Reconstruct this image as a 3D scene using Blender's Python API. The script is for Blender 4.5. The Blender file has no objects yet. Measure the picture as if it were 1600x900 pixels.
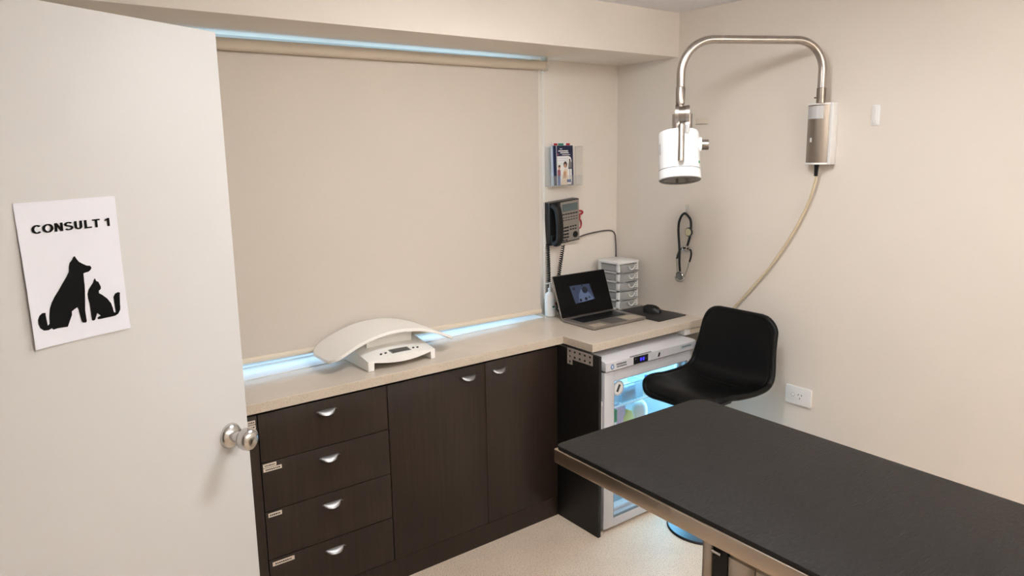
import bpy, bmesh, math, random
from mathutils import Vector, Matrix
random.seed(7)
S = bpy.context.scene
COL = S.collection
PI = math.pi

# ------------------------------------------------------------------ camera
yaw, pitch, roll = 0.6425, -0.1679, -0.0165
cyw, syw, cp, sp = math.cos(yaw), math.sin(yaw), math.cos(pitch), math.sin(pitch)
FW = Vector((syw*cp, cyw*cp, sp)); RT0 = Vector((cyw, -syw, 0)); UP0 = RT0.cross(FW)
RT = RT0*math.cos(roll) + UP0*math.sin(roll); UP = UP0*math.cos(roll) - RT0*math.sin(roll)
cam_data = bpy.data.cameras.new('camera'); cam = bpy.data.objects.new('camera', cam_data); COL.objects.link(cam)
m = Matrix((RT, UP, -FW)).transposed().to_4x4(); m.translation = Vector((-2.9341, -2.9114, 1.7639)); cam.matrix_world = m
cam_data.sensor_width = 36; cam_data.lens = 1115.63/1600*36; cam_data.shift_y = -25.66/1600; cam_data.clip_start = .02
S.camera = cam

# ------------------------------------------------------------------ world, lights, exposure
S.view_settings.view_transform = 'Standard'; S.view_settings.look = 'None'
S.view_settings.gamma = 1; S.view_settings.use_curve_mapping = False; S.view_settings.exposure = 0.09
W = bpy.data.worlds.new('sky'); S.world = W; W.use_nodes = True
W.node_tree.nodes['Background'].inputs[0].default_value = (.56, .80, 1, 1)
W.node_tree.nodes['Background'].inputs[1].default_value = 2.2

def area(name, loc, rot, sx, sy, power, color):
    l = bpy.data.lights.new(name, 'AREA'); l.shape = 'RECTANGLE'; l.size = sx; l.size_y = sy
    l.energy = power; l.color = color
    o = bpy.data.objects.new(name, l); COL.objects.link(o); o.location = loc; o.rotation_euler = rot
    return o
KEY = 35   # radiance of the ceiling light's diffuser (bottom and sides glow)
area('rear_fill_panel', (-2.3, -3.3, 2.385), (0, 0, 0), .9, .3, 1.0, (.94, .975, 1))  # added ambient fill from behind the camera, unseen
area('rear_fill_uplight', (-1.2, -3.82, 2.02), (PI, 0, 0), 1.2, .12, 64, (.92, .965, 1))  # invented uplight, bounces soft fill off the ceiling

# ------------------------------------------------------------------ materials
MATS = {}
def srgb(r, g, b):
    f = lambda c: (c/255/12.92 if c/255 <= .04045 else ((c/255+.055)/1.055)**2.4)
    return (f(r), f(g), f(b), 1)
def mat(name, rgb, rough=.5, metal=0, emit=None, es=0, spec=.5, noise=.0, nscale=30, bump=0, bscale=200, coat=0, stretch=None, trans=0, alpha=1, ior=1.45):
    M = bpy.data.materials.new(name); M.use_nodes = True; nt = M.node_tree; N = nt.nodes; L = nt.links
    b = N['Principled BSDF']; c = srgb(*rgb)
    b.inputs['Base Color'].default_value = c; b.inputs['Roughness'].default_value = rough
    b.inputs['Metallic'].default_value = metal; b.inputs['Specular IOR Level'].default_value = spec
    b.inputs['Coat Weight'].default_value = coat; b.inputs['Transmission Weight'].default_value = trans
    b.inputs['Alpha'].default_value = alpha; b.inputs['IOR'].default_value = ior
    if emit: b.inputs['Emission Color'].default_value = srgb(*emit); b.inputs['Emission Strength'].default_value = es
    tc = N.new('ShaderNodeTexCoord'); mp = N.new('ShaderNodeMapping'); L.new(tc.outputs['Object'], mp.inputs[0])
    if stretch: mp.inputs['Scale'].default_value = stretch
    n = N.new('ShaderNodeTexNoise'); n.inputs['Scale'].default_value = nscale; n.inputs['Detail'].default_value = 4
    L.new(mp.outputs[0], n.inputs['Vector'])
    if noise:
        r = N.new('ShaderNodeValToRGB'); r.color_ramp.elements[0].position = .3; r.color_ramp.elements[1].position = .7
        r.color_ramp.elements[0].color = tuple(x*(1-noise) for x in c[:3])+(1,)
        r.color_ramp.elements[1].color = tuple(min(1, x*(1+noise)) for x in c[:3])+(1,)
        L.new(n.outputs[0], r.inputs[0]); L.new(r.outputs[0], b.inputs['Base Color'])
    if bump:
        n2 = N.new('ShaderNodeTexNoise'); n2.inputs['Scale'].default_value = bscale; n2.inputs['Detail'].default_value = 3
        L.new(mp.outputs[0], n2.inputs['Vector'])
        bp = N.new('ShaderNodeBump'); bp.inputs['Strength'].default_value = bump; bp.inputs['Distance'].default_value = .002
        L.new(n2.outputs[0], bp.inputs['Height']); L.new(bp.outputs[0], b.inputs['Normal'])
    MATS[name] = M; return M
def speckle(name, base, dark, light, rough, sc, spec=.5, bump=0, lo=.36, hi=.64, streak=None, coat=0):
    M = mat(name, base, rough, spec=spec, coat=coat); nt = M.node_tree; N = nt.nodes; L = nt.links; b = N['Principled BSDF']
    tc = N.new('ShaderNodeTexCoord'); mp = N.new('ShaderNodeMapping'); L.new(tc.outputs['Object'], mp.inputs[0])
    if streak: mp.inputs['Scale'].default_value = streak
    n = N.new('ShaderNodeTexNoise'); n.inputs['Scale'].default_value = sc; n.inputs['Detail'].default_value = 2
    L.new(mp.outputs[0], n.inputs['Vector'])
    r = N.new('ShaderNodeValToRGB'); e = r.color_ramp.elements
    e[0].position = lo-.04; e[0].color = srgb(*dark); e[1].position = hi+.04; e[1].color = srgb(*light)
    a = e.new(lo+.03); a.color = srgb(*base); a = e.new(hi-.03); a.color = srgb(*base)
    L.new(n.outputs[0], r.inputs[0])
    n3 = N.new('ShaderNodeTexNoise'); n3.inputs['Scale'].default_value = 6; n3.inputs['Detail'].default_value = 5; L.new(tc.outputs['Object'], n3.inputs['Vector'])
    mx = N.new('ShaderNodeMix'); mx.data_type = 'RGBA'; mx.blend_type = 'MULTIPLY'; mx.inputs[0].default_value = .35
    r3 = N.new('ShaderNodeValToRGB'); r3.color_ramp.elements[0].position = .3; r3.color_ramp.elements[0].color = (.75, .73, .7, 1); r3.color_ramp.elements[1].position = .7
    L.new(n3.outputs[0], r3.inputs[0]); L.new(r.outputs[0], mx.inputs[6]); L.new(r3.outputs[0], mx.inputs[7]); L.new(mx.outputs[2], b.inputs['Base Color'])
    if bump:
        bp = N.new('ShaderNodeBump'); bp.inputs['Strength'].default_value = bump; bp.inputs['Distance'].default_value = .003
        n2 = N.new('ShaderNodeTexNoise'); n2.inputs['Scale'].default_value = 130; n2.inputs['Detail'].default_value = 3
        mp2 = N.new('ShaderNodeMapping'); mp2.inputs['Scale'].default_value = (.35, 1.6, 1); mp2.inputs['Rotation'].default_value = (0, 0, .45)
        L.new(tc.outputs['Object'], mp2.inputs[0]); L.new(mp2.outputs[0], n2.inputs['Vector'])
        L.new(n2.outputs[0], bp.inputs['Height']); L.new(bp.outputs[0], b.inputs['Normal'])
    return M
def wood(name, dark, light, rough=.42):
    M = mat(name, dark, rough); nt = M.node_tree; N = nt.nodes; L = nt.links; b = N['Principled BSDF']
    tc = N.new('ShaderNodeTexCoord'); mp = N.new('ShaderNodeMapping'); mp.inputs['Scale'].default_value = (1, 1, .035); L.new(tc.outputs['Object'], mp.inputs[0])
    n = N.new('ShaderNodeTexNoise'); n.inputs['Scale'].default_value = 90; n.inputs['Detail'].default_value = 6; n.inputs['Roughness'].default_value = .6
    L.new(mp.outputs[0], n.inputs['Vector'])
    r = N.new('ShaderNodeValToRGB'); r.color_ramp.elements[0].position = .3; r.color_ramp.elements[0].color = srgb(*dark)
    r.color_ramp.elements[1].position = .72; r.color_ramp.elements[1].color = srgb(*light)
    L.new(n.outputs[0], r.inputs[0]); L.new(r.outputs[0], b.inputs['Base Color'])
    return M
wallM = mat('wall_paint', (232, 222, 210), .75, noise=.012, nscale=3, bump=.15, bscale=260, spec=.3)
ceilM = mat('ceiling_paint', (240, 238, 240), .8, spec=.2)
doorM = mat('door_paint', (207, 204, 200), .5, noise=.01, nscale=2, bump=.06, bscale=60)
blindM = mat('blind_fabric', (211, 200, 187), .85, noise=.02, nscale=400, bump=.15, bscale=700, spec=.2)
rollM = mat('blind_roller_fabric', (204, 190, 172), .8, spec=.2)
creamM = mat('cream_plastic', (226, 212, 190), .45)
counterM = speckle('beige_laminate', (216, 203, 187), (206, 191, 173), (222, 211, 197), .22, 190, lo=.34, hi=.64)
edgeM = speckle('beige_laminate_edge', (206, 191, 172), (186, 168, 146), (216, 203, 186), .4, 190, lo=.36, hi=.64)
floorM = speckle('speckled_vinyl', (244, 222, 198), (186, 158, 130), (250, 238, 222), .45, 230, lo=.4, hi=.64)
woodM = wood('dark_wood_grain', (32, 23, 17), (47, 35, 26))
blackwoodM = wood('black_brown_laminate', (7, 5, 4), (12, 8, 7), .5)
innerM = mat('cabinet_carcass', (30, 23, 19), .6)
gapM = mat('recess_shade', (12, 10, 9), .7)  # near-black that paints shade into gaps
steelM = mat('brushed_steel', (176, 168, 160), .3, 1, noise=.08, nscale=60, stretch=(1, 1, .05))
steeldarkM = mat('brushed_steel_dark', (142, 132, 122), .33, 1, noise=.12, nscale=40, stretch=(1, 8, .03))
chromeM = mat('satin_chrome', (205, 203, 200), .2, 1)
benchsteelM = mat('bench_steel', (190, 176, 160), .3, 1, noise=.06, nscale=20, stretch=(4, .2, 1))
pullM = mat('satin_pull', (150, 148, 146), .38, 1)
whiteM = mat('white_plastic', (240, 238, 235), .35)
lampwhiteM = mat('lamp_enamel', (250, 250, 250), .25, coat=.3)
scaleM = mat('scale_plastic', (252, 248, 241), .3)
greyM = mat('grey_plastic', (120, 118, 116), .45)
dgreyM = mat('dark_grey_plastic', (52, 50, 50), .45)
blackM = mat('black_plastic', (14, 14, 15), .35)
cordM = mat('black_cord', (10, 10, 11), .55, spec=.3)
vinylM = mat('black_vinyl', (6, 6, 6), .4, noise=.2, nscale=20, bump=.1, bscale=120, spec=.25)
matM = speckle('rubber_mat', (33, 29, 26), (28, 25, 22), (120, 114, 106), .55, 420, bump=.9, lo=.3, hi=.75, spec=.25)
matsideM = mat('rubber_side', (14, 13, 12), .5)
fleckM = mat('dust_fleck', (150, 146, 138), .7)
paperM = mat('paper_white', (236, 236, 242), .6, bump=.1, bscale=12)
inkM = mat('black_ink', (4, 4, 4), .6, spec=.15)
stickM = mat('sticker', (222, 208, 192), .6)
fridgeM = mat('fridge_white', (206, 204, 206), .35)
fridgegreyM = mat('fridge_grey', (150, 150, 154), .35)
linerM = mat('fridge_liner', (222, 232, 238), .4)
cableM = mat('cream_cable', (214, 198, 164), .5)
redM = mat('red_plastic', (170, 28, 34), .4)
clearM = mat('acrylic', (240, 240, 236), .08, trans=0, alpha=.12, spec=.8)
frostM = mat('frosted_drawer', (196, 194, 190), .3, alpha=.55)
binM = mat('clear_bin', (196, 226, 240), .12, alpha=.35)
framewhiteM = mat('window_aluminium', (232, 236, 240), .35)
navyM = mat('navy_print', (26, 34, 68), .35)
skinM = mat('tan_print', (196, 150, 120), .5)
hairM = mat('brown_print', (78, 52, 46), .5)
palebM = mat('pale_blue_print', (190, 206, 226), .5)
blueM = mat('blue_print', (42, 76, 140), .5)
pinkM = mat('rose_print', (150, 84, 96), .5)
greenM = mat('green_plastic', (40, 150, 96), .5)
tealM = mat('teal_print', (44, 128, 104), .5)
yellowM = mat('yellow_plastic', (226, 222, 140), .5)
screenM = mat('laptop_screen_black', (5, 5, 6), .3, spec=.2)
lcdM = mat('scale_display', (92, 90, 86), .25)
phlcdM = mat('phone_display', (96, 108, 108), .25)
picM = mat('screen_picture_blue', (20, 26, 40), .3, emit=(56, 66, 90), es=.6)
pic2M = mat('screen_picture_light', (20, 26, 40), .3, emit=(100, 114, 144), es=.6)
pic3M = mat('screen_picture_dark', (8, 10, 16), .3, emit=(16, 20, 34), es=.9)
digM = mat('display_digits', (20, 20, 60), .3, emit=(70, 60, 255), es=1.6)
ledM = mat('led_strip', (200, 230, 255), .3, emit=(120, 205, 255), es=2.4)
diffM = mat('fill_diffuser', (255, 250, 240), .4, emit=(255, 240, 222), es=3)  # glow for the two added fill fittings
glassM = bpy.data.materials.new('clear_glass'); glassM.use_nodes = True
_n = glassM.node_tree.nodes; _l = glassM.node_tree.links; _n.remove(_n['Principled BSDF'])
_t = _n.new('ShaderNodeBsdfTransparent'); _t.inputs[0].default_value = (.95, .98, 1, 1); _g = _n.new('ShaderNodeBsdfGlossy'); _g.inputs['Roughness'].default_value = .03
_x = _n.new('ShaderNodeMixShader'); _x.inputs[0].default_value = .06; _l.new(_t.outputs[0], _x.inputs[1]); _l.new(_g.outputs[0], _x.inputs[2]); _l.new(_x.outputs[0], _n['Material Output'].inputs[0])

# ------------------------------------------------------------------ mesh builder
class MB:
    def __init__(self): self.bm = bmesh.new(); self.mi = 0; self.M = Matrix.Identity(4)
    def _fin(self, faces):
        for f in faces: f.material_index = self.mi
    def v(self, p): return self.bm.verts.new(self.M @ Vector(p))
    def face(self, pts):
        f = self.bm.faces.new([self.v(p) for p in pts]); f.material_index = self.mi; return f
    def box(self, x0, y0, z0, x1, y1, z1, bev=0, seg=2):
        vs = [self.v(p) for p in ((x0,y0,z0),(x1,y0,z0),(x1,y1,z0),(x0,y1,z0),(x0,y0,z1),(x1,y0,z1),(x1,y1,z1),(x0,y1,z1))]
        fs = [self.bm.faces.new([vs[i] for i in q]) for q in ((0,3,2,1),(4,5,6,7),(0,1,5,4),(1,2,6,5),(2,3,7,6),(3,0,4,7))]
        self._fin(fs)
        if bev:
            es = list({e for f in fs for e in f.edges})
            r = bmesh.ops.bevel(self.bm, geom=es, offset=bev, segments=seg, affect='EDGES', profile=.5)
            self._fin(r['faces'])
        return self
    def prism(self, pts, axis, a, b, bev=0):
        """polygon pts (2-D) extruded along axis from a to b"""
        def P(p, c):
            return {'x': (c, p[0], p[1]), 'y': (p[0], c, p[1]), 'z': (p[0], p[1], c)}[axis]
        A = [self.v(P(p, a)) for p in pts]; B = [self.v(P(p, b)) for p in pts]; n = len(pts)
        fs = [self.bm.faces.new(A), self.bm.faces.new(B[::-1])]
        for i in range(n): fs.append(self.bm.faces.new((A[i], B[i], B[(i+1) % n], A[(i+1) % n])))
        self._fin(fs)
        if bev:
            es = list({e for f in fs[:2] for e in f.edges})
            r = bmesh.ops.bevel(self.bm, geom=es, offset=bev, segments=2, affect='EDGES', profile=.5); self._fin(r['faces'])
        return self
    def rings(self, rings, cap=True, close=False):
        R = [[self.v(p) for p in r] for r in rings]; fs = []; n = len(R[0])
        k = len(R) if close else len(R)-1
        for i in range(k):
            A, B = R[i], R[(i+1) % len(R)]
            for j in range(n): fs.append(self.bm.faces.new((A[j], A[(j+1) % n], B[(j+1) % n], B[j])))
        if cap and not close: fs.append(self.bm.faces.new(R[0][::-1])); fs.append(self.bm.faces.new(R[-1]))
        self._fin(fs); return self
    def lathe(self, prof, c=(0,0,0), axis=(0,0,1), n=32, sx=1, sy=1):
        """prof = [(radius, height)] around axis through c"""
        a = Vector(axis).normalized(); u = a.orthogonal().normalized() if abs(a.z) < .999 else Vector((1,0,0)); w = a.cross(u); c = Vector(c)
        rs = [[c + a*h + (u*math.cos(2*PI*j/n)*sx + w*math.sin(2*PI*j/n)*sy)*max(r, 1e-5) for j in range(n)] for r, h in prof]
        return self.rings(rs)
    def tube(self, pts, r, n=10, close=False):
        pts = [Vector(p) for p in pts]; k = len(pts); up = None; rs = []
        for i, p in enumerate(pts):
            if close: t = pts[(i+1) % k]-pts[i-1]
            else: t = pts[min(i+1, k-1)]-pts[max(i-1, 0)]
            t.normalize()
            if up is None: up = t.orthogonal().normalized()
            up = (up - t*up.dot(t)).normalized(); w = t.cross(up)
            rr = r(i/(k-1)) if callable(r) else r
            rs.append([p + (up*math.cos(2*PI*j/n)+w*math.sin(2*PI*j/n))*rr for j in range(n)])
        return self.rings(rs, close=close)
    def sphere(self, c, r, sx=1, sy=1, sz=1, n=20):
        k = 10; c = Vector(c)
        return self.rings([[c+Vector((r*sx*math.sin(PI*i/k)*math.cos(2*PI*j/n), r*sy*math.sin(PI*i/k)*math.sin(2*PI*j/n), -r*sz*math.cos(PI*i/k))) if 0 < i < k else c+Vector((1e-5*math.cos(2*PI*j/n), 1e-5*math.sin(2*PI*j/n), (-r*sz if i == 0 else r*sz))) for j in range(n)] for i in range(k+1)])
    def build(self, name, mats, parent=None, smooth=True, recalc=True):
        if recalc: bmesh.ops.recalc_face_normals(self.bm, faces=self.bm.faces)
        me = bpy.data.meshes.new(name); self.bm.to_mesh(me); self.bm.free()
        for mm in (mats if isinstance(mats, (list, tuple)) else [mats]): me.materials.append(mm)
        if smooth:
            me.polygons.foreach_set('use_smooth', [True]*len(me.polygons)); me.set_sharp_from_angle(angle=math.radians(38))
        o = bpy.data.objects.new(name, me); COL.objects.link(o)
        if parent: o.parent = parent
        return o
def struct(o): o['kind'] = 'structure'; return o
def tag(o, label, cat, group=None):
    o['label'] = label; o['category'] = cat
    if group: o['group'] = group
    return o
def thing(name, label, cat, loc=(0,0,0), rz=0, group=None, rot=None):
    o = bpy.data.objects.new(name, None); COL.objects.link(o); o.location = loc
    o.rotation_euler = rot if rot else (0, 0, rz); o.empty_display_size = .05
    return tag(o, label, cat, group)
def bx(name, mats, parent, *a, bev=0): return MB().box(*a, bev=bev).build(name, mats, parent)
def smooth_path(pts, n=8, close=False):
    """Catmull-Rom through points"""
    P = [Vector(p) for p in pts]; out = []; k = len(P)
    rng = range(k) if close else range(k-1)
    for i in rng:
        if close: a, b, c, d = P[i-1], P[i], P[(i+1) % k], P[(i+2) % k]
        else: a, b, c, d = P[max(i-1, 0)], P[i], P[i+1], P[min(i+2, k-1)]
        for j in range(n):
            t = j/n
            out.append(.5*((2*b)+(c-a)*t+(2*a-5*b+4*c-d)*t*t+(3*b-a-3*c+d)*t**3))
    if not close: out.append(P[-1])
    return out
def rrect(x0, y0, x1, y1, r, n=6):
    pts = []
    for cx, cy, a in ((x1-r, y1-r, 0), (x0+r, y1-r, 90), (x0+r, y0+r, 180), (x1-r, y0+r, 270)):
        for i in range(n+1):
            t = math.radians(a+90*i/n); pts.append((cx+r*math.cos(t), cy+r*math.sin(t)))
    return pts

# ================================================================== THE ROOM
XL, YF, ZC, T = -3.215, -4.0, 2.43, .12
ZH = 2.216
struct(bx('floor', floorM, None, -4.5, YF-.1, -.1, .12, .22, 0))
struct(bx('ceiling', ceilM, None, -4.5, YF-.1, ZC, .12, .22, ZC+.1))
# back wall with the window opening  x -2.66..-.612, z .885..ZH
WX0, WX1, WZ0 = -2.70, -.612, .86
w = MB()
w.box(-4.5, 0, 0, WX0, .16, ZC); w.box(WX1, 0, 0, .12, .16, ZC); w.box(WX0, 0, 0, WX1, .16, WZ0); w.box(WX0, 0, ZH+.014, WX1, .16, ZC)
struct(w.build('wall_back', wallM, smooth=False))
struct(bx('wall_right', wallM, None, 0, YF, 0, .12, 0, ZC))
w = MB(); w.box(XL-T, -1.50, 0, XL, 0, ZC); w.box(XL-T, YF, 0, XL, -2.45, ZC); w.box(XL-T, -2.45, 2.07, XL, -1.50, ZC)
struct(w.build('wall_left', wallM, smooth=False))
struct(bx('wall_front', wallM, None, -4.5, YF-.1, 0, .12, YF, ZC))
struct(bx('wall_hall', wallM, None, -4.6, YF-.1, 0, -4.5, .2, ZC))
struct(bx('wall_bulkhead', wallM, None, XL, -.4292, ZH, 0, 0, ZC))
# door frame trim round the doorway
t = MB(); t.box(XL-T-.012, -1.50, 0, XL+.012, -1.44, 2.13); t.box(XL-T-.012, -2.51, 0, XL+.012, -2.45, 2.13); t.box(XL-T-.012, -2.45, 2.07, XL+.012, -1.50, 2.13)
struct(t.build('trim_1', doorM, smooth=False))
# window: frame and glass
win = bpy.data.objects.new('window_1', None); COL.objects.link(win); struct(win)
f = MB()
f.box(WX0, .075, WZ0, WX1, .135, WZ0+.055, bev=.004); f.box(WX0, .075, ZH-.025, WX1, .135, ZH+.014); f.box(WX0, .075, WZ0, WX0+.05, .135, ZH); f.box(WX1-.05, .075, WZ0, WX1, .135, ZH)
f.box((WX0+WX1)/2-.03, .085, WZ0+.05, (WX0+WX1)/2+.03, .13, ZH-.02)
f.build('window_frame', framewhiteM, win)
bx('window_pane', glassM, win, WX0+.04, .103, WZ0+.045, WX1-.04, .107, ZH-.015)
# glossy sill board; skewed front edge shaped to the strip of daylight
s = MB(); s.prism([(-2.70, -.178), (-.625, -.092), (-.625, .078), (-2.70, .078)], 'z', .8995, .9025)
s.box(-2.70, -.004, .902, -.625, .004, .909); s.box(-2.70, .045, .902, -.625, .053, .912)
struct(s.build('trim_2', framewhiteM, smooth=False))
# ceiling light, then an added fill trough and an added fill panel
keyM = mat('key_diffuser', (255, 255, 255), .4, emit=(248, 251, 255), es=KEY)
def ceiling_light(x, y, sx, sy, label, dm=None):
    t = thing('ceiling_light', label, 'ceiling light', (x, y, ZC))
    bx('housing', whiteM, t, -sx/2-.02, -sy/2-.02, -.032, sx/2+.02, sy/2+.02, 0, bev=.004)
    bx('diffuser', dm or diffM, t, -sx/2, -sy/2, -.074 if dm else -.038, sx/2, sy/2, -.0325)
ceiling_light(-1.38, -1.52, .55, .28, 'flat white ceiling light above the steel examination table', keyM)
ul = bpy.data.objects.new('fill_uplight', None); COL.objects.link(ul); ul.location = (-1.2, -3.86, 1.99); tag(ul, 'long white trough added for fill light on the wall facing the window', 'wall light')  # unseen fixture body made up for the fill uplight
g = MB(); g.box(-.64, -.14, -.03, .64, .12, -.02); g.box(-.64, .11, -.02, .64, .12, .04); g.box(-.64, -.14, -.02, -.63, .12, .04); g.box(.63, -.14, -.02, .64, .12, .04); g.build('trough', whiteM, ul, smooth=False)
g = MB(); g.box(-.6, .0, -.02, .6, .08, .0); g.build('fill_cover', diffM, ul, smooth=False)
ceiling_light(-2.3, -3.3, .9, .3, 'flat white fill light added on the ceiling at the doorway end of the room')  # unseen housing added for the rear fill panel

# ================================================================== DOOR (opened into the room)
D = Vector((.8786, .4775, 0)); hinge = Vector((-2.453, -1.161, 0)) - D*.82
DR = math.atan2(.4775, .8786)
door = bpy.data.objects.new('door_1', None); COL.objects.link(door); struct(door)
door.location = hinge; door.rotation_euler = (0, 0, DR)
bx('door_leaf', doorM, door, 0, 0, .008, .82, .037, 2.04, bev=.0015)
for z in (.22, 1.0, 1.8): MB().tube([(-.004, .002, z), (-.004, .002, z+.1)], .007).build('hinge', chromeM, door)
k = MB(); k.lathe([(0, 0), (.031, 0), (.031, -.004), (.026, -.012), (.014, -.017), (.0125, -.036)], (.762, 0, 1.096), (0, 1, 0), 36)
rose = k.build('handle_rosette', chromeM, door)
k = MB(); k.lathe([(.012, -.033), (.019, -.038), (.0255, -.046), (.0275, -.055), (.0265, -.064), (.022, -.071), (.013, -.075), (0, -.076)], (.762, 0, 1.096), (0, 1, 0), 36)
k.build('door_knob', chromeM, rose)
k = MB(); k.lathe([(0, .037), (.031, .037), (.031, .041), (.014, .054), (.0125, .07), (.026, .085), (.0265, .1), (.013, .112), (0, .113)], (.762, 0, 1.096), (0, 1, 0), 24)
k.build('back_knob', chromeM, door)

# ------------------------------------------------------------------ paper sign on the door
sign = thing('paper_sign', 'white paper reading CONSULT 1 with dog and cat silhouettes, taped to the door', 'sign', hinge, DR)
pc = [(.3318, 1.6873), (.5258, 1.6884), (.5284, 1.4193), (.3353, 1.423)]
g = MB(); nx, nz = 14, 18; rows = []
def paperY(u, v):   # v 0 top, 1 bottom; u 0 left, 1 right
    return -.0012 - .006*max(0, 1-u*3.2)**2*v**.7 - .0012*math.sin(u*5+v*3)**2 - .004*max(0, (v-.85)/.15)**2*u*.6
def paperP(u, v, off=0):
    a = (1-u)*(1-v); b = u*(1-v); c = u*v; d = (1-u)*v
    x = a*pc[0][0]+b*pc[1][0]+c*pc[2][0]+d*pc[3][0]; z = a*pc[0][1]+b*pc[1][1]+c*pc[2][1]+d*pc[3][1]
    return (x, paperY(u, v)+off, z)
vs = [[g.v(paperP(i/nx, j/nz)) for i in range(nx+1)] for j in range(nz+1)]
vb = [[g.v(paperP(i/nx, j/nz, .0005)) for i in range(nx+1)] for j in range(nz+1)]
for j in range(nz):
    for i in range(nx):
        g.bm.faces.new((vs[j][i], vs[j][i+1], vs[j+1][i+1], vs[j+1][i])); g.bm.faces.new((vb[j][i], vb[j+1][i], vb[j+1][i+1], vb[j][i+1]))
g.build('sheet', paperM, sign, recalc=False)
def paper_y_at(x, z):
    u = (x-.333)/.194; v = (1.6875-z)/.267; return paperY(min(max(u, 0), 1), min(max(v, 0), 1)) - .0007
dog = [(0.4307, 1.581), (0.4338, 1.5745), (0.4372, 1.5694), (0.4437, 1.5646), (0.4511, 1.56), (0.4582, 1.5585), (0.4605, 1.5542), (0.458, 1.5504), (0.4536, 1.5476), (0.4475, 1.547), (0.4422, 1.5456), (0.4425, 1.5354), (0.4427, 1.5238), (0.4421, 1.5122), (0.4383, 1.5013), (0.4358, 1.494), (0.4352, 1.4824), (0.4354, 1.4706), (0.4363, 1.4587), (0.4389, 1.4534), (0.437, 1.451), (0.43, 1.4527), (0.4282, 1.4574), (0.4264, 1.4687), (0.4252, 1.4787), (0.4235, 1.4841), (0.4186, 1.482), (0.4115, 1.4781), (0.4115, 1.4719), (0.4079, 1.465), (0.4017, 1.4618), (0.3949, 1.4595), (0.396, 1.4562), (0.4019, 1.4537), (0.4008, 1.4512), (0.391, 1.452), (0.3816, 1.4527), (0.374, 1.4518), (0.3708, 1.4553), (0.365, 1.4532), (0.356, 1.4543), (0.3496, 1.4603), (0.3467, 1.4684), (0.347, 1.4768), (0.3507, 1.4833), (0.3565, 1.4869), (0.3626, 1.4863), (0.3633, 1.4832), (0.3583, 1.4806), (0.3552, 1.4761), (0.3554, 1.4693), (0.3591, 1.464), (0.3643, 1.462), (0.3682, 1.4645), (0.3691, 1.4774), (0.372, 1.4918), (0.377, 1.502), (0.3833, 1.5112), (0.3921, 1.5215), (0.401, 1.5331), (0.4101, 1.5448), (0.4157, 1.5533), (0.4169, 1.5626), (0.4193, 1.5698), (0.4245, 1.5747), (0.4275, 1.5799)]
cat = [(0.4649, 1.5332), (0.4667, 1.5274), (0.4714, 1.5246), (0.4736, 1.5191), (0.4755, 1.514), (0.475, 1.5101), (0.4722, 1.5078), (0.4671, 1.5068), (0.4688, 1.5033), (0.4765, 1.4979), (0.486, 1.4888), (0.4932, 1.4777), (0.4961, 1.4657), (0.4965, 1.4583), (0.5008, 1.4574), (0.5035, 1.4621), (0.5032, 1.4704), (0.5, 1.4804), (0.4998, 1.4893), (0.504, 1.4954), (0.5108, 1.497), (0.5149, 1.4946), (0.5135, 1.4908), (0.5091, 1.4908), (0.507, 1.4871), (0.5086, 1.4787), (0.5118, 1.4686), (0.5108, 1.4606), (0.5056, 1.4535), (0.4987, 1.4509), (0.49, 1.4508), (0.4793, 1.4511), (0.4708, 1.451), (0.4625, 1.4516), (0.4608, 1.4548), (0.4653, 1.457), (0.4716, 1.4572), (0.4676, 1.4589), (0.4619, 1.4641), (0.4585, 1.4696), (0.4566, 1.4641), (0.4556, 1.4564), (0.4564, 1.4526), (0.4533, 1.4509), (0.4494, 1.4526), (0.4516, 1.4572), (0.4517, 1.4651), (0.4513, 1.4751), (0.4485, 1.4856), (0.4465, 1.4958), (0.4465, 1.5056), (0.4494, 1.5128), (0.4551, 1.5196), (0.4598, 1.5247), (0.4621, 1.5301)]
def silhouette(pts, name):
    g = MB(); f = g.bm.faces.new([g.v((x, 0, z)) for x, z in pts])
    bmesh.ops.triangulate(g.bm, faces=[f]); bmesh.ops.subdivide_edges(g.bm, edges=g.bm.edges, cuts=1); bmesh.ops.triangulate(g.bm, faces=g.bm.faces)
    for v in g.bm.verts: v.co.y = paper_y_at(v.co.x, v.co.z)
    return g.build(name, inkM, sign, smooth=False)
silhouette(dog, 'dog_silhouette'); silhouette(cat, 'cat_silhouette')
g = MB()
def glyph_stroke(path, w, ox, sx=1, close=False, ww=None):
    """flat ribbon of width w (thinner on horizontals) along a path"""
    P = [Vector((x, y)) for x, y in path]; k = len(P); L_ = []; R_l = []
    for i in range(k):
        t = (P[(i+1) % k]-P[i-1]) if close else (P[min(i+1, k-1)]-P[max(i-1, 0)])
        t.normalize(); n_ = Vector((-t.y, t.x)); h_ = w/2*(abs(t.y)+ .78*(1-abs(t.y)))
        L_.append(P[i]+n_*h_); R_l.append(P[i]-n_*h_)
    for i in range(k if close else k-1):
        j = (i+1) % k; q = [L_[i], L_[j], R_l[j], R_l[i]]
        g.face([(ox+p.x*sx, 0, p.y) for p in q])
def glyph_poly(polys, ox):
    for pl in polys: g.face([(ox+x, 0, y) for x, y in pl])
W_ = .205
def arc(cx, cy, rx, ry, a0, a1, n=20): return [(cx+rx*math.cos(math.radians(a0+(a1-a0)*i/n)), cy+ry*math.sin(math.radians(a0+(a1-a0)*i/n))) for i in range(n+1)]
adv = 0
def C_(o): glyph_stroke(arc(.36, .5, .27, .42, 42, 318, 28), W_, o)
def O_(o): glyph_stroke(arc(.39, .5, .29, .42, 0, 345.6, 24), W_, o, close=True)
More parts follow.
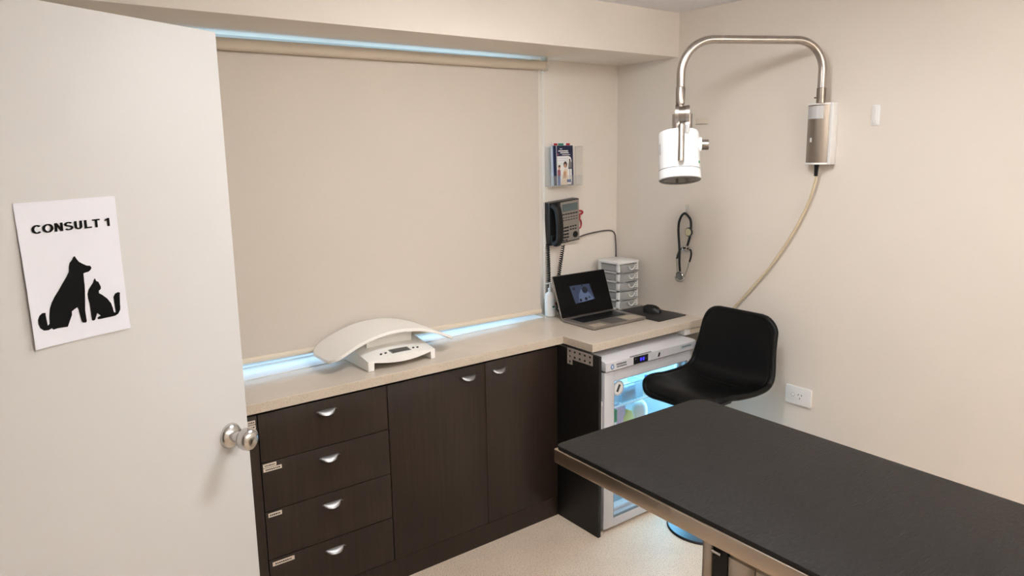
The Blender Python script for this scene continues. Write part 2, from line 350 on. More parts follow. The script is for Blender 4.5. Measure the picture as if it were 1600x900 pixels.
def N_(o): glyph_poly([[(.07, 0), (.26, 0), (.26, 1), (.07, 1)], [(.48, 0), (.67, 0), (.67, 1), (.48, 1)], [(.07, 1), (.275, 1), (.67, 0), (.465, 0)]], o)
def S_(o): glyph_stroke(arc(.34, .715, .22, .205, 25, 180, 12)+arc(.34, .70, .22, .17, 195, 250, 6)+arc(.34, .30, .23, .20, 70, 0, 6)[0:]+arc(.34, .285, .23, .205, -10, -160, 12), W_*.95, o)
def U_(o): glyph_stroke([(.165, 1), (.165, .8), (.165, .6)]+arc(.36, .34, .195, .26, 180, 360, 16)+[(.555, .6), (.555, .8), (.555, 1)], W_*.97, o)
def L2_(o): glyph_poly([[(.07, 0), (.27, 0), (.27, 1), (.07, 1)], [(.27, 0), (.62, 0), (.62, .17), (.27, .17)]], o)
def T_(o): glyph_poly([[(.22, 0), (.42, 0), (.42, .84), (.22, .84)], [(.02, .83), (.62, .83), (.62, 1), (.02, 1)]], o)
def one_(o): glyph_poly([[(.27, 0), (.47, 0), (.47, 1), (.31, 1), (.27, .82)], [(.08, .66), (.27, .72), (.27, .92), (.31, 1), (.08, .83)]], o)
for fn, wd in ((C_, .72), (O_, .78), (N_, .74), (S_, .68), (U_, .72), (L2_, .64), (T_, .64), (None, .26), (one_, .5)):
    if fn: fn(adv)
    adv += wd
for v in g.bm.verts:
    v.co.x = .3575+(v.co.x-.03)/(adv-.09)*.150; v.co.z = 1.6305+v.co.z*.0158; v.co.y = paper_y_at(v.co.x, v.co.z)-.0003
g.build('lettering', inkM, sign, smooth=False)

# ================================================================== CABINETS
YD = -.43      # face of the doors and drawers
def pull(parent, x, z):
    """half-moon cup pull"""
    g = MB(); n = 14; k = 7; rs = []
    for j in range(k+1):
        t = j/k*PI/2; row = []
        for i in range(n+1):
            a = PI*i/n
            w = .038*math.cos(a)*math.cos(t*.15); r = math.sin(a)
            row.append((x-w*(1-.15*math.sin(t)), YD-.001-.021*r*math.sin(t), z+.006-.004*(1-math.cos(t)) - .013*r*math.sin(t)**1.5))
        rs.append(row)
    vs = [[g.v(p) for p in r] for r in rs]
    for j in range(k):
        for i in range(n): g.bm.faces.new((vs[j][i], vs[j][i+1], vs[j+1][i+1], vs[j+1][i]))
    bmesh.ops.remove_doubles(g.bm, verts=g.bm.verts, dist=.00005)
    ret = bmesh.ops.solidify(g.bm, geom=g.bm.faces[:], thickness=.0025)
    g.box(x-.039, YD-.005, z+.003, x+.039, YD, z+.0075, bev=.001)
    return g.build('pull_handle', pullM, parent)
def sticker(parent, x0, x1, z0, z1, n=1):
    g = MB(); y = YD-.0005
    g.box(x0, y-.0006, z0, x1, YD, z1); g.mi = 1
    w = (x1-x0); x = x0+w*.12
    random.seed(int(x0*1000)+int(z0*777))
    while x < x1-w*.15:
        l = random.uniform(.003, .006); g.box(x, y-.001, z0+(z1-z0)*.32, min(x+l, x1-w*.1), y-.0004, z1-(z1-z0)*.34); x += l+.0022
    return g.build('label_sticker', [stickM, inkM], parent, smooth=False)
def carcass(parent, x0, x1):
    g = MB(); g.box(x0, YD+.022, .10, x0+.016, -.02, .86); g.box(x1-.016, YD+.022, .10, x1, -.02, .86)
    g.box(x0+.016, YD+.022, .10, x1-.016, -.02, .116); g.box(x0+.016, -.03, .116, x1-.016, -.02, .86); g.box(x0+.016, YD+.022, .845, x1-.016, YD+.08, .86)
    g.build('carcass', innerM, parent, smooth=False)
# drawer unit
du = thing('drawer_cabinet', 'dark wood four-drawer cabinet with half-moon pulls and white stickers', 'cabinet')
carcass(du, -2.2175, -1.7085)
zz = [.0965, .2885, .479, .6685, .853]
for i in range(4):
    z0, z1 = zz[3-i]+.0015, zz[4-i]-.0015
    dr = MB(); dr.box(-2.216, YD, z0, -1.7095, YD+.019, z1, bev=.001)
    if True: dr.box(-2.19, YD+.02, z0+.02, -1.735, -.06, z1-.03)
    d_ = dr.build('drawer', woodM, du)
    pull(d_, -1.963, z1-.045)
    if i == 1: sticker(d_, -2.211, -2.163, z1-.018, z1-.004); sticker(d_, -2.211, -2.144, z1-.034, z1-.020)
    if i == 2: sticker(d_, -2.206, -2.156, z1-.022, z1-.006)
    if i == 3: sticker(d_, -2.204, -2.122, z1-.026, z1-.010)
# two-door cabinet
dc = thing('cupboard', 'dark wood two-door cupboard with half-moon pulls, right of the drawers', 'cabinet')
carcass(dc, -1.7075, -.82)
for x0, x1, px in ((-1.706, -1.2335, -1.322), (-1.2315, -.819, -1.160)):
    d_ = MB().box(x0, YD, .098, x1, YD+.019, .8515, bev=.001).build('door', woodM, dc); pull(d_, px, .806)
# cupboard hidden mostly behind the opened door
lc = thing('cupboard', 'dark wood cupboard mostly hidden behind the opened white door, two white stickers', 'cabinet')
carcass(lc, XL+.004, -2.2185)
for x0, x1, px in ((XL+.005, -2.719, -2.80), (-2.717, -2.2195, -2.63)):
    d_ = MB().box(x0, YD, .098, x1, YD+.019, .8515, bev=.001).build('door', woodM, lc); pull(d_, px, .806)
sticker(d_, -2.262, -2.226, .822, .836); sticker(d_, -2.262, -2.226, .804, .819)
kb = MB().box(XL+.003, YD+.002, 0, -.82, YD+.018, .0955).build('kickboard', woodM); tag(kb, 'long dark wood kickboard under the drawers and cupboard doors', 'kickboard')
ep = MB().box(-.817, -.7105, 0, -.801, -.01, .8615, bev=.001).build('end_panel', blackwoodM); tag(ep, 'black-brown upright end panel between cupboard and small fridge', 'panel')
# perforated angle bracket on the end panel
g = MB(); x0, x1 = -.8205, -.8175
def holes(y0, y1, z0, z1, ny, nz, fr=.42):
    dy, dz = (y1-y0)/ny, (z1-z0)/nz
    for i in range(ny):
        for j in range(nz):
            a, b, c, d = y0+i*dy, y0+(i+1)*dy, z0+j*dz, z0+(j+1)*dz; hy, hz = dy*fr/2, dz*fr/2; my, mz = (a+b)/2, (c+d)/2
            g.box(x0, a, c, x1, b, mz-hz); g.box(x0, a, mz+hz, x1, b, d); g.box(x0, a, mz-hz, x1, my-hy, mz+hz); g.box(x0, my+hy, mz-hz, x1, b, mz+hz)
holes(-.672, -.503, .812, .862, 5, 2); holes(-.537, -.503, .787, .812, 1, 1)
br = g.build('perforated_bracket', mat('galvanised', (150, 140, 132), .5), smooth=False); tag(br, 'grey perforated metal bracket on the end panel below the worktop corner', 'bracket')

# worktop (L shape)
g = MB()
outer = [(XL+.002, -.4435), (-.793, -.4435), (-.793, -.6436), (-.002, -.6436), (-.002, -.002), (-.612, -.002), (XL+.002, -.002)]
zt0, zt1 = .863, .9
g.mi = 0; g.face([(x, y, zt1) for x, y in outer]); g.mi = 1; g.face([(x, y, zt0) for x, y in outer[::-1]])
for i in range(len(outer)):
    a, b = outer[i], outer[(i+1) % len(outer)]; g.face([(a[0], a[1], zt0), (b[0], b[1], zt0), (b[0], b[1], zt1), (a[0], a[1], zt1)])
bmesh.ops.remove_doubles(g.bm, verts=g.bm.verts, dist=.0001)
wt = g.build('worktop', [counterM, edgeM], smooth=False)
bv = wt.modifiers.new('b', 'BEVEL'); bv.width = .0018; bv.segments = 2
tag(wt, 'beige speckled L-shaped laminate worktop over the dark cabinets', 'worktop')

# ================================================================== ROLLER BLIND
rb = thing('roller_blind', 'closed beige roller blind covering the window', 'blind', (0, -.10, 0))
BX0, BX1 = -2.66, -.633
g = MB(); g.tube([(BX0-.01, 0, 2.166), (-.615, 0, 2.1735)], .0235, 28); g.build('roller_tube', rollM, rb)
g = MB(); n = 40
bz = lambda x: .957 + (x+2.155)/(2.155-.635)*(-.0225)
front = [(BX0, 0.021, 2.165), (BX1, .021, 2.165), (BX1, .021, bz(BX1)), (BX0, .021, bz(BX0))]
g.face([(a, b, c) for a, b, c in front]); g.face([(a, b+.0012, c) for a, b, c in front][::-1])
for i in range(4):
    p, q = front[i], front[(i+1) % 4]; g.face([p, q, (q[0], q[1]+.0012, q[2]), (p[0], p[1]+.0012, p[2])])
g.build('blind_fabric', blindM, rb, smooth=False)
g = MB(); g.rings([[(x, .021+math.cos(a)*.008, bz(x)-.001+math.sin(a)*.0125) for a in [2*PI*j/14 for j in range(14)]] for x in (BX0, BX1+.002)])
g.build('bottom_bar', creamM, rb)
g = MB(); g.tube([(-.617, 0, 2.1735), (-.605, 0, 2.1735)], .0255, 24); g.box(-.606, -.018, 2.15, -.6, .03, ZH)
g.tube([(-.6045, 0, 2.1735), (-.594, 0, 2.1735)], .016, 20); g.build('end_bracket', mat('clear_grey_plastic', (206, 196, 178), .25, alpha=.85), rb)
g = MB(); g.box(BX0-.03, -.018, 2.14, BX0-.012, .03, ZH); g.build('end_bracket', creamM, rb)
g = MB(); g.tube([(-.6215, -.006, 2.17), (-.6215, -.004, 1.0)], .0017, 6); g.tube([(-.614, .012, 2.17), (-.614, .012, 1.0)], .0017, 6); g.build('bead_chain', whiteM, rb)

# ================================================================== BABY SCALE
sc = thing('baby_scale', 'cream electronic pet scale with a long arched tray on the worktop', 'scale', (-1.6, -.22, .9))
X0, X1 = -1.752-(-1.6), -1.443-(-1.6)
yf, yb = -.15, .12     # local front, back
# base: body with legs at each end and arched apron
g = MB()
n = 16; rows = []
def baseprof(u):
    """outline in x-z, local: arch-shaped lower edge"""
    return .012 + .0
top = lambda x, y: .040 + (.040*(y-yf)/(yb-yf)) + .010*math.cos(PI*(x-(X0+X1)/2)/(X1-X0))
ny_ = 8
XS = [0, .03, .075, .08]+[.08+.84*k/20 for k in range(1, 20)]+[.92, .925, .97, 1]; nx_ = len(XS)-1
gt = [[g.v((X0+(X1-X0)*XS[i], yf+(yb-yf)*j/ny_ + (.006*(1-max(0, math.sin(PI*XS[i]))**.4) if j == 0 else 0) - (.012*math.sin(PI*XS[i]) if j == 0 else 0), top(X0+(X1-X0)*XS[i], yf+(yb-yf)*j/ny_))) for i in range(nx_+1)] for j in range(ny_+1)]
def low(i):
    x = XS[i]
    if x < .078 or x > .922: return .001
    q = (x-.08)/.84; return .034 - .012*math.sin(PI*q)
cols = []
for i in range(nx_+1): cols.append(i)
gb = [[g.v((X0+(X1-X0)*XS[i], gt[j][i].co.y, low(i) if j < ny_ else .001)) for i in range(nx_+1)] for j in range(ny_+1)]
for j in range(ny_):
    for i in range(nx_):
        g.bm.faces.new((gt[j][i], gt[j][i+1], gt[j+1][i+1], gt[j+1][i])); g.bm.faces.new((gb[j][i], gb[j+1][i], gb[j+1][i+1], gb[j][i+1]))
for i in range(nx_):
    g.bm.faces.new((gt[0][i], gb[0][i], gb[0][i+1], gt[0][i+1])); g.bm.faces.new((gt[ny_][i], gt[ny_][i+1], gb[ny_][i+1], gb[ny_][i]))
for j in range(ny_):
    g.bm.faces.new((gt[j][0], gt[j+1][0], gb[j+1][0], gb[j][0])); g.bm.faces.new((gt[j][nx_], gb[j][nx_], gb[j+1][nx_], gt[j+1][nx_]))
base = g.build('base', scaleM, sc); bvm = base.modifiers.new('b', 'BEVEL'); bvm.width = .004; bvm.segments = 3; bvm.limit_method = 'ANGLE'; bvm.angle_limit = math.radians(50)
tz = lambda x, y: top(x, y)
g = MB(); # display, sloped with the panel
def onpanel(x0, y0, x1, y1, h, name, m_):
    g = MB(); P = lambda x, y, e: (x, y, tz(x, y)+e)
    nseg = 5
    for s_ in range(nseg):
        a = x0+(x1-x0)*s_/nseg; b = x0+(x1-x0)*(s_+1)/nseg
        g.rings([[P(a, y0, -.001), P(b, y0, -.001), P(b, y1, -.001), P(a, y1, -.001)], [P(a, y0, h), P(b, y0, h), P(b, y1, h), P(a, y1, h)]])
    return g.build(name, m_, sc, smooth=False)
onpanel(-.036, -.132, .052, -.092, .0012, 'display_bezel', greyM); onpanel(-.031, -.127, .047, -.098, .0018, 'display', lcdM)
for bx_ in (-.078, -.057, .071, .091):
    g = MB(); g.lathe([(0, -.001), (.0068, -.001), (.006, .0022), (0, .0026)], (bx_, -.112, tz(bx_, -.112)), (0, -.1, 1), 14, sx=1.15, sy=.75); g.build('button', dgreyM, sc)
g = MB(); g.rings([[(-.10, -.025, .055), (.11, -.025, .055), (.11, .09, .055), (-.10, .09, .055)], [(-.10, -.03, .095), (.11, -.03, .095), (.11, .095, .095), (-.10, .095, .095)], [(-.085, -.085, .121), (.085, -.085, .121), (.085, .10, .121), (-.085, .10, .121)]])
g.build('tray_support', scaleM, sc)
# arched tray
g = MB(); L0, L1 = -.292, .285; ns, nt_ = 40, 18; th = .013
def trayz(x):
    u = (x-(L0+L1)/2)/((L1-L0)/2); return .058 + .088*(1-abs(u)**2.0)
def halfw(x):
    d = min(x-L0, L1-x); r = .06; W_ = .122
    return W_ if d >= r else W_-r+math.sqrt(max(r*r-(r-d)**2, 0))
def tp(i, j, e=0):
    x = L0+(L1-L0)*(.5-.5*math.cos(PI*i/ns)); h = halfw(x); y = -.002 + h*(-1+2*j/nt_)
    lip = .006*max(0, abs(-1+2*j/nt_)-.8)/.2
    return (x, y, trayz(x)+lip*0+e)
tv = [[g.v(tp(i, j, 0)) for j in range(nt_+1)] for i in range(ns+1)]; bv_ = [[g.v(tp(i, j, -th)) for j in range(nt_+1)] for i in range(ns+1)]
for i in range(ns):
    for j in range(nt_):
        g.bm.faces.new((tv[i][j], tv[i+1][j], tv[i+1][j+1], tv[i][j+1])); g.bm.faces.new((bv_[i][j], bv_[i][j+1], bv_[i+1][j+1], bv_[i+1][j]))
for i in range(ns):
    g.bm.faces.new((tv[i][0], bv_[i][0], bv_[i+1][0], tv[i+1][0])); g.bm.faces.new((tv[i][nt_], tv[i+1][nt_], bv_[i+1][nt_], bv_[i][nt_]))
for j in range(nt_):
    g.bm.faces.new((tv[0][j], tv[0][j+1], bv_[0][j+1], bv_[0][j])); g.bm.faces.new((tv[ns][j], bv_[ns][j], bv_[ns][j+1], tv[ns][j+1]))
tr = g.build('tray', scaleM, sc); bvm = tr.modifiers.new('b', 'BEVEL'); bvm.width = .003; bvm.segments = 3; bvm.limit_method = 'ANGLE'; bvm.angle_limit = math.radians(60)

# ================================================================== LAPTOP
lp = thing('laptop', 'open silver laptop with a dark screen on the worktop', 'laptop', (-.432, -.232, .9), -.012)
hw = .182
g = MB(); g.prism(rrect(-hw, -.236, hw, 0, .008), 'z', .0035, .014, bev=.0015); g.build('base', mat('laptop_silver', (150, 143, 136), .35, .7), lp)
g = MB(); g.prism(rrect(-hw+.004, -.232, hw-.004, -.004, .008), 'z', 0, .0035); g.build('underside', blackM, lp)
g = MB(); g.box(-.148, -.125, .0135, .148, -.022, .0145)
for r_ in range(6):
    for c_ in range(15):
        x = -.143+c_*.0191; y = -.12+r_*.0158; g.box(x, y, .0144, x+.0168, y+.0132, .0158)
g.build('keyboard', mat('keyboard_black', (22, 21, 22), .3), lp, smooth=False)
g = MB(); g.box(-.055, -.228, .0138, .055, -.135, .0145); g.build('touchpad', mat('touchpad_grey', (92, 88, 84), .35, .3), lp)
mat('palm_sticker_cream', (182, 168, 148), .4)
bx('palm_sticker', MATS['palm_sticker_cream'], lp, .066, -.225, .0139, .165, -.145, .0144); bx('palm_sticker', MATS['palm_sticker_cream'], lp, -.165, -.225, .0139, -.085, -.175, .0144)
# lid leans back
tilt = math.atan2(.077, .21)
def lidM(): return Matrix.Translation((0, .002, .012)) @ Matrix.Rotation(-tilt, 4, 'X')
g = MB(); g.M = lidM(); g.prism(rrect(-hw, 0, hw, .226, .006), 'y', 0, .006, bev=.001); lid = g.build('lid', MATS['laptop_silver'], lp)
g = MB(); g.M = lidM(); g.prism(rrect(-hw+.003, .004, hw-.003, .223, .005), 'y', -.0012, .0); scr = g.build('screen', screenM, lid)
def onscr(pts, mb, y): mb.face([(x, y, z) for x, z in pts])
g = MB(); g.M = lidM()
onscr([(-.085, .162), (.052, .160), (.068, .075), (-.070, .066)], g, -.0018); g.mi = 1
onscr([(-.045, .07), (-.035, .11), (-.015, .135), (.012, .140), (.035, .115), (.060, .082), (.055, .074), (-.02, .069)], g, -.0022)
g.mi = 2
for cx_, cz_, r_ in ((.012, .130, .020), (-.06, .145, .009), (.0, .155, .006), (-.03, .08, .009), (.008, .083, .010), (.032, .088, .006)):
    onscr([(cx_+r_*math.cos(2*PI*i/12), cz_+r_*.9*math.sin(2*PI*i/12)) for i in range(12)], g, -.0026)
g.build('screen_picture', [picM, pic2M, pic3M], scr, smooth=False, recalc=False)
g = MB(); g.tube([(-.15, .001, .013), (.15, .001, .013)], .005, 12); g.build('hinge', dgreyM, lp)

# mouse mat and mouse
mm = MB(); mm.prism(rrect(-.109, -.153, .109, .153, .006), 'z', 0, .003, bev=.0007)
o = mm.build('mouse_mat', mat('mouse_mat_black', (30, 28, 28), .5)); o.location = (-.140, -.393, .9); o.rotation_euler = (0, 0, .02)
tag(o, 'flat black mouse mat beside the laptop', 'mouse mat')
ms = thing('mouse', 'black computer mouse on the mouse mat', 'mouse', (-.122, -.388, .9035), .35); ms.scale = (.82, .82, 1.0)
g = MB(); rs = []
for i in range(13):
    a = i/12; y = -.058+.116*a; wv = .034*math.sqrt(max(1-((a-.48)/.53)**2, .0))**.8 + .002; hv = .040*math.sqrt(max(1-((a-.55)/.58)**2, 0))**.8+.002
    rs.append([(wv*math.cos(t)*(1 if math.sin(t) > -.1 else .95), y, max(hv*math.sin(t), -.0)+.001) for t in [2*PI*j/20 for j in range(20)]])
g.rings(rs); g.build('mouse_shell', blackM, ms)
g = MB(); g.lathe([(0, -.004), (.009, -.004), (.009, .004), (0, .004)], (0, .028, .034), (1, 0, 0), 16); g.build('scroll_wheel', greyM, ms)

# ================================================================== DRAWER TOWER
tw = thing('drawer_tower', 'white plastic mini tower of five clear drawers behind the laptop', 'drawer tower', (-.2, -.217, .9))
tw_w, tw_d, tw_h = .153, .158, .258
g = MB()
g.prism(rrect(-.004, -.006, tw_w+.004, tw_d, .012), 'z', tw_h-.01, tw_h+.002, bev=.003); g.box(0, 0, 0, tw_w, tw_d, .006)
for x, y in ((0, 0), (tw_w-.012, 0), (0, tw_d-.016), (tw_w-.012, tw_d-.016)): g.box(x, y, 0, x+.012, y+.016, tw_h)
for k_ in range(1, 5):
    z = k_*.05; g.box(0, 0, z-.004, tw_w, .006, z+.003); g.box(0, .0, z-.005, .005, tw_d, z+.004); g.box(tw_w-.005, 0, z-.005, tw_w, tw_d, z+.004)
    g.box(0, 0, z-.001, tw_w, tw_d, z+.001)
g.build('frame', whiteM, tw)
for k_ in range(5):
    z0 = k_*.05+.006; z1 = z0+.039
    g = MB(); nq = 10
    fr = [(.014+(tw_w-.026)*i/nq, -.002-.012*math.sin(PI*i/nq)**.7) for i in range(nq+1)]
    for i in range(nq):
        a, b = fr[i], fr[i+1]; g.face([(a[0], a[1], z0), (b[0], b[1], z0), (b[0], b[1], z1), (a[0], a[1], z1)]); g.face([(a[0], a[1]+.0015, z0), (a[0], a[1]+.0015, z1), (b[0], b[1]+.0015, z1), (b[0], b[1]+.0015, z0)])
    g.box(.008, .004, z0, .010, tw_d-.01, z1-.004); g.box(tw_w-.010, .004, z0, tw_w-.008, tw_d-.01, z1-.004); g.box(.008, .004, z0, tw_w-.008, tw_d-.01, z0+.0015); g.box(.008, tw_d-.012, z0, tw_w-.008, tw_d-.010, z1-.004)
    g.box(.014, -.016, z0-.002, tw_w-.012, .0, z0+.001)
    dd_ = g.build('drawer', frostM, tw, recalc=False)
    g = MB(); g.tube([(.083+.022*math.cos(a), -.019, z0+.030+.020*math.sin(a)*(1)) for a in [PI+PI*i/14 for i in range(15)]], .0034, 8); g.build('drawer_pull', whiteM, dd_)
    g = MB()
    for q in range(3): g.box(.115, -.0135, z0+.006+q*.011, .136, -.0125, z0+.013+q*.011)
    g.build('raised_marks', mat('mark_white_%d' % k_, (232, 230, 226), .4), dd_)
    random.seed(k_+3)
    for q in range(3):
        x = .016+q*.038+random.random()*.01; y = .015+random.random()*.09; bx('stored_packet', (greyM, palebM, creamM)[(q+k_) % 3], dd_, x, y, z0+.002, x+.026, y+.03, z0+.010+random.random()*.018, bev=.002)

# ================================================================== PUMP BOTTLE
pb = thing('pump_bottle', 'white plastic pump bottle behind the laptop', 'bottle', (-.573, -.088, .9))
g = MB(); g.lathe([(0, .001), (.026, .001), (.029, .004), (.029, .105), (.026, .118), (.016, .129), (.011, .132), (.011, .140), (0, .140)], n=28); g.build('body', whiteM, pb)
g = MB(); g.lathe([(.012, .139), (.012, .150), (.005, .152), (.004, .176), (0, .176)], n=20); g.box(-.028, -.005, .174, .012, .005, .180, bev=.002); g.build('pump', whiteM, pb)
g = MB(); R_ = .0294
for (a0, a1, z0, z1, mi) in ((-2.2, -.75, .03, .095, 0), (-1.9, -1.3, .05, .06, 1), (-1.25, -.85, .062, .078, 2)):
    g.mi = mi; R2 = R_+mi*.0003
    for i in range(8):
        a = a0+(a1-a0)*i/8; b = a0+(a1-a0)*(i+1)/8
        g.face([(R2*math.cos(a), R2*math.sin(a), z0), (R2*math.cos(b), R2*math.sin(b), z0), (R2*math.cos(b), R2*math.sin(b), z1), (R2*math.cos(a), R2*math.sin(a), z1)])
g.build('bottle_label', [mat('bottle_label_pale', (226, 230, 232), .5), tealM, redM], pb, recalc=False)

# ================================================================== WALL PHONE
ph = thing('wall_phone', 'black and silver office phone mounted on the back wall above the laptop', 'telephone', (-.432, -.002, 1.385), rot=(0, -math.radians(-4.6), 0))
ph.rotation_euler = (0, -math.radians(4.6), 0)
g = MB(); g.prism([(-.002, -.115), (-.036, -.113), (-.05, .113), (-.002, .115)], 'x', -.105, .105, bev=.004); g.build('phone_body', blackM, ph)
face = lambda z: -.0365-.0140*(z+.113)/.226
g = MB(); g.prism([(face(-.108)+.001, -.108), (face(-.108)-.003, -.107), (face(.108)-.003, .107), (face(.108)+.001, .108)], 'x', -.030, .101, bev=.002)
g.build('faceplate', mat('phone_silver', (150, 142, 134), .4, .3), ph)
FZ = lambda z: face(z)-.0032
g = MB(); g.prism([(FZ(.055), .055), (FZ(.055)-.002, .056), (FZ(.094)-.002, .093), (FZ(.094), .094)], 'x', -.018, .088); g.build('phone_display', phlcdM, ph)
def key(x, z, w_, h_, mm_=blackM, nm='key'):
    g = MB(); y = FZ(z); g.box(x-w_/2, y-.003, z-h_/2, x+w_/2, y+.001, z+h_/2, bev=.0008); g.build(nm, mm_, ph)
for i in range(6): key(-.012+i*.0185, .040, .013, .006)
for r_ in range(2):
    for i in range(6): key(-.012+i*.0185, .022-r_*.014, .011, .0035)
for r_ in range(4):
    for i in range(3): key(-.015+i*.0155, -.032-r_*.0175, .0125, .008)
for r_ in range(2):
    for i in range(3): key(.038+i*.017, -.030-r_*.016, .011, .006)
key(-.015, -.100, .012, .006); key(.005, -.100, .012, .006)
g = MB(); y = FZ(-.078); g.lathe([(0, .001), (.0175, .001), (.0165, -.003), (.008, -.004), (0, -.003)], (.070, y, -.078), (0, 1, 0), 24); g.build('navigation_dial', blackM, ph)
# handset: curved bar with two end pads
hs_pts = smooth_path([(-.071, -.050, .098), (-.071, -.072, .080), (-.071, -.082, .03), (-.071, -.082, -.03), (-.071, -.072, -.085), (-.071, -.048, -.104)], 6)
g = MB(); rs = []
for i, p in enumerate(hs_pts):
    t = i/(len(hs_pts)-1); e = abs(t-.5)*2; wx = .021+.008*e**3; wy = .012+.006*e**4
    tg = (hs_pts[min(i+1, len(hs_pts)-1)]-hs_pts[max(i-1, 0)]).normalized(); nn = Vector((1, 0, 0)).cross(tg)
    rs.append([p+Vector((1, 0, 0))*wx*math.copysign(abs(math.cos(a))**.6, math.cos(a))+nn*wy*math.copysign(abs(math.sin(a))**.7, math.sin(a)) for a in [2*PI*j/20 for j in range(20)]])
g.rings(rs)
g.build('handset', blackM, ph)
bx('handset_cradle', blackM, ph, -.1, -.047, .06, -.042, -.03, .11, bev=.004); bx('handset_cradle', blackM, ph, -.1, -.045, -.112, -.042, -.03, -.06, bev=.004)

def coil(name, pts, label, r=.0085, wire=.0027, pitch=.0095, tail=None):
    P = smooth_path(pts, 10); L_ = [0]
    for a, b in zip(P, P[1:]): L_.append(L_[-1]+(b-a).length)
    tot = L_[-1]; turns = tot/pitch; n = int(turns*9); out = []; k = 0
    for i in range(n+1):
        s_ = tot*i/n
        while k < len(L_)-2 and L_[k+1] < s_: k += 1
        f_ = (s_-L_[k])/max(L_[k+1]-L_[k], 1e-6); p = P[k].lerp(P[k+1], f_); tg = (P[k+1]-P[k]).normalized()
        u = tg.orthogonal().normalized() if abs(tg.z) < .9 else Vector((1, 0, 0)); u = (u-tg*u.dot(tg)).normalized(); w_ = tg.cross(u); a = 2*PI*turns*i/n
        out.append(p+u*r*math.cos(a)+w_*r*math.sin(a))
    g = MB(); g.tube(out, wire, 5)
    if tail: g.tube(smooth_path(tail, 8), wire, 6)
    o = g.build(name, cordM); tag(o, label, 'cord'); return o
coil('handset_cord', [(-.536, -.026, 1.275), (-.539, -.036, 1.15), (-.542, -.040, 1.05), (-.545, -.042, .93)], 'straight-hanging coiled black phone cord, left of the two, above the pump bottle')
coil('handset_cord', [(-.448, -.048, 1.262), (-.452, -.035, 1.18), (-.468, -.032, 1.08), (-.485, -.035, .98), (-.506, -.06, .935), (-.500, -.085, .912)], 'coiled black phone cord drooping behind the laptop lid, right of the two', pitch=.0115)
g = MB(); g.tube(smooth_path([(-.318, -.030, 1.291), (-.27, -.016, 1.297), (-.20, -.010, 1.304), (-.10, -.008, 1.309), (-.045, -.009, 1.303), (-.022, -.010, 1.282), (-.016, -.010, 1.25), (-.012, -.010, 1.18), (-.012, -.010, 1.0), (-.012, -.010, .905)], 8), .0035, 8)
o = g.build('phone_cable', mat('grey_cable', (62, 56, 54), .5)); tag(o, 'thin dark cable running from the phone to the corner', 'cable')

# red-handled clamp hanging beside the phone
rc = thing('hemostat', 'small red-handled clamp hanging at the right side of the wall phone', 'clamp', (-.300, -.012, 1.40))
g = MB(); ring = lambda cx, cz, a, b: [(cx+a*math.cos(2*PI*i/20), 0, cz+b*math.sin(2*PI*i/20)) for i in range(20)]
g.tube(ring(.006, .024, .021, .010), .0045, 8, close=True); g.tube(ring(.002, -.038, .014, .024), .0045, 8, close=True)
g.tube([(-.004, 0, .018), (-.002, -.001, 0), (-.006, 0, -.018)], .009, 8); g.build('handles', redM, rc)
g = MB(); g.tube([(-.006, 0, .015), (-.010, 0, .055)], lambda t: .004-.002*t, 8); g.box(-.012, 0, .040, -.002, .011, .048); g.build('jaws', chromeM, rc)

# ================================================================== BROCHURE HOLDER
bh = thing('brochure_holder', 'clear acrylic brochure holder on the back wall above the phone', 'brochure holder', (-.424, -.002, 1.575))
g = MB(); w2 = .108
g.box(-w2, -.003, 0, w2, 0, .205); g.box(-w2, -.052, 0, w2, 0, .003); g.box(-w2, -.052, 0, -w2+.003, 0, .205); g.box(w2-.003, -.052, 0, w2, 0, .205); g.box(-w2, -.052, 0, w2, -.049, .055)
g.build('acrylic_tray', clearM, bh, smooth=False)
g = MB(); y_ = -.0535
for a, b in (((-w2, y_, 0), (w2, y_, 0)), ((w2, y_, 0), (w2, y_, .205)), ((-w2, y_, 0), (-w2, y_, .205)), ((w2, y_, .205), (w2, 0, .205)), ((w2, y_, 0), (w2, 0, 0))): g.tube([a, b], .0013, 6)
g.build('polished_edge', mat('acrylic_edge', (226, 220, 208), .1, alpha=.75), bh)
def brochure(name, label, x, y, w_, h_, mats, rz=0, face=None, d=.004, z=.0035):
    o = MB(); o.box(-w_/2, 0, 0, w_/2, d, h_)
    if face: face(o)
    ob = o.build(name, mats, None, smooth=False, recalc=False); ob.location = (-.424+x, -.002+y, 1.575+z); ob.rotation_euler = (math.radians(-2), 0, rz)
    tag(ob, label, 'brochure', 'brochures in the clear holder'); return ob
brochure('brochure', 'brochure with a red and green striped top edge, rearmost in the clear holder', -.004, -.024, .118, .222, [whiteM, redM, tealM, whiteM], face=lambda o: (setattr(o, 'mi', 1), o.box(-.056, -.0006, .208, -.030, 0, .219), o.box(.030, -.0006, .208, .056, 0, .219), setattr(o, 'mi', 2), o.box(-.026, -.0006, .208, .012, 0, .219)))
brochure('brochure', 'pale blue brochure showing its left edge behind the navy ones', -.028, -.030, .110, .205, [palebM])
brochure('brochure', 'plain navy brochure, second from the front in the clear holder', -.016, -.036, .112, .207, [navyM])
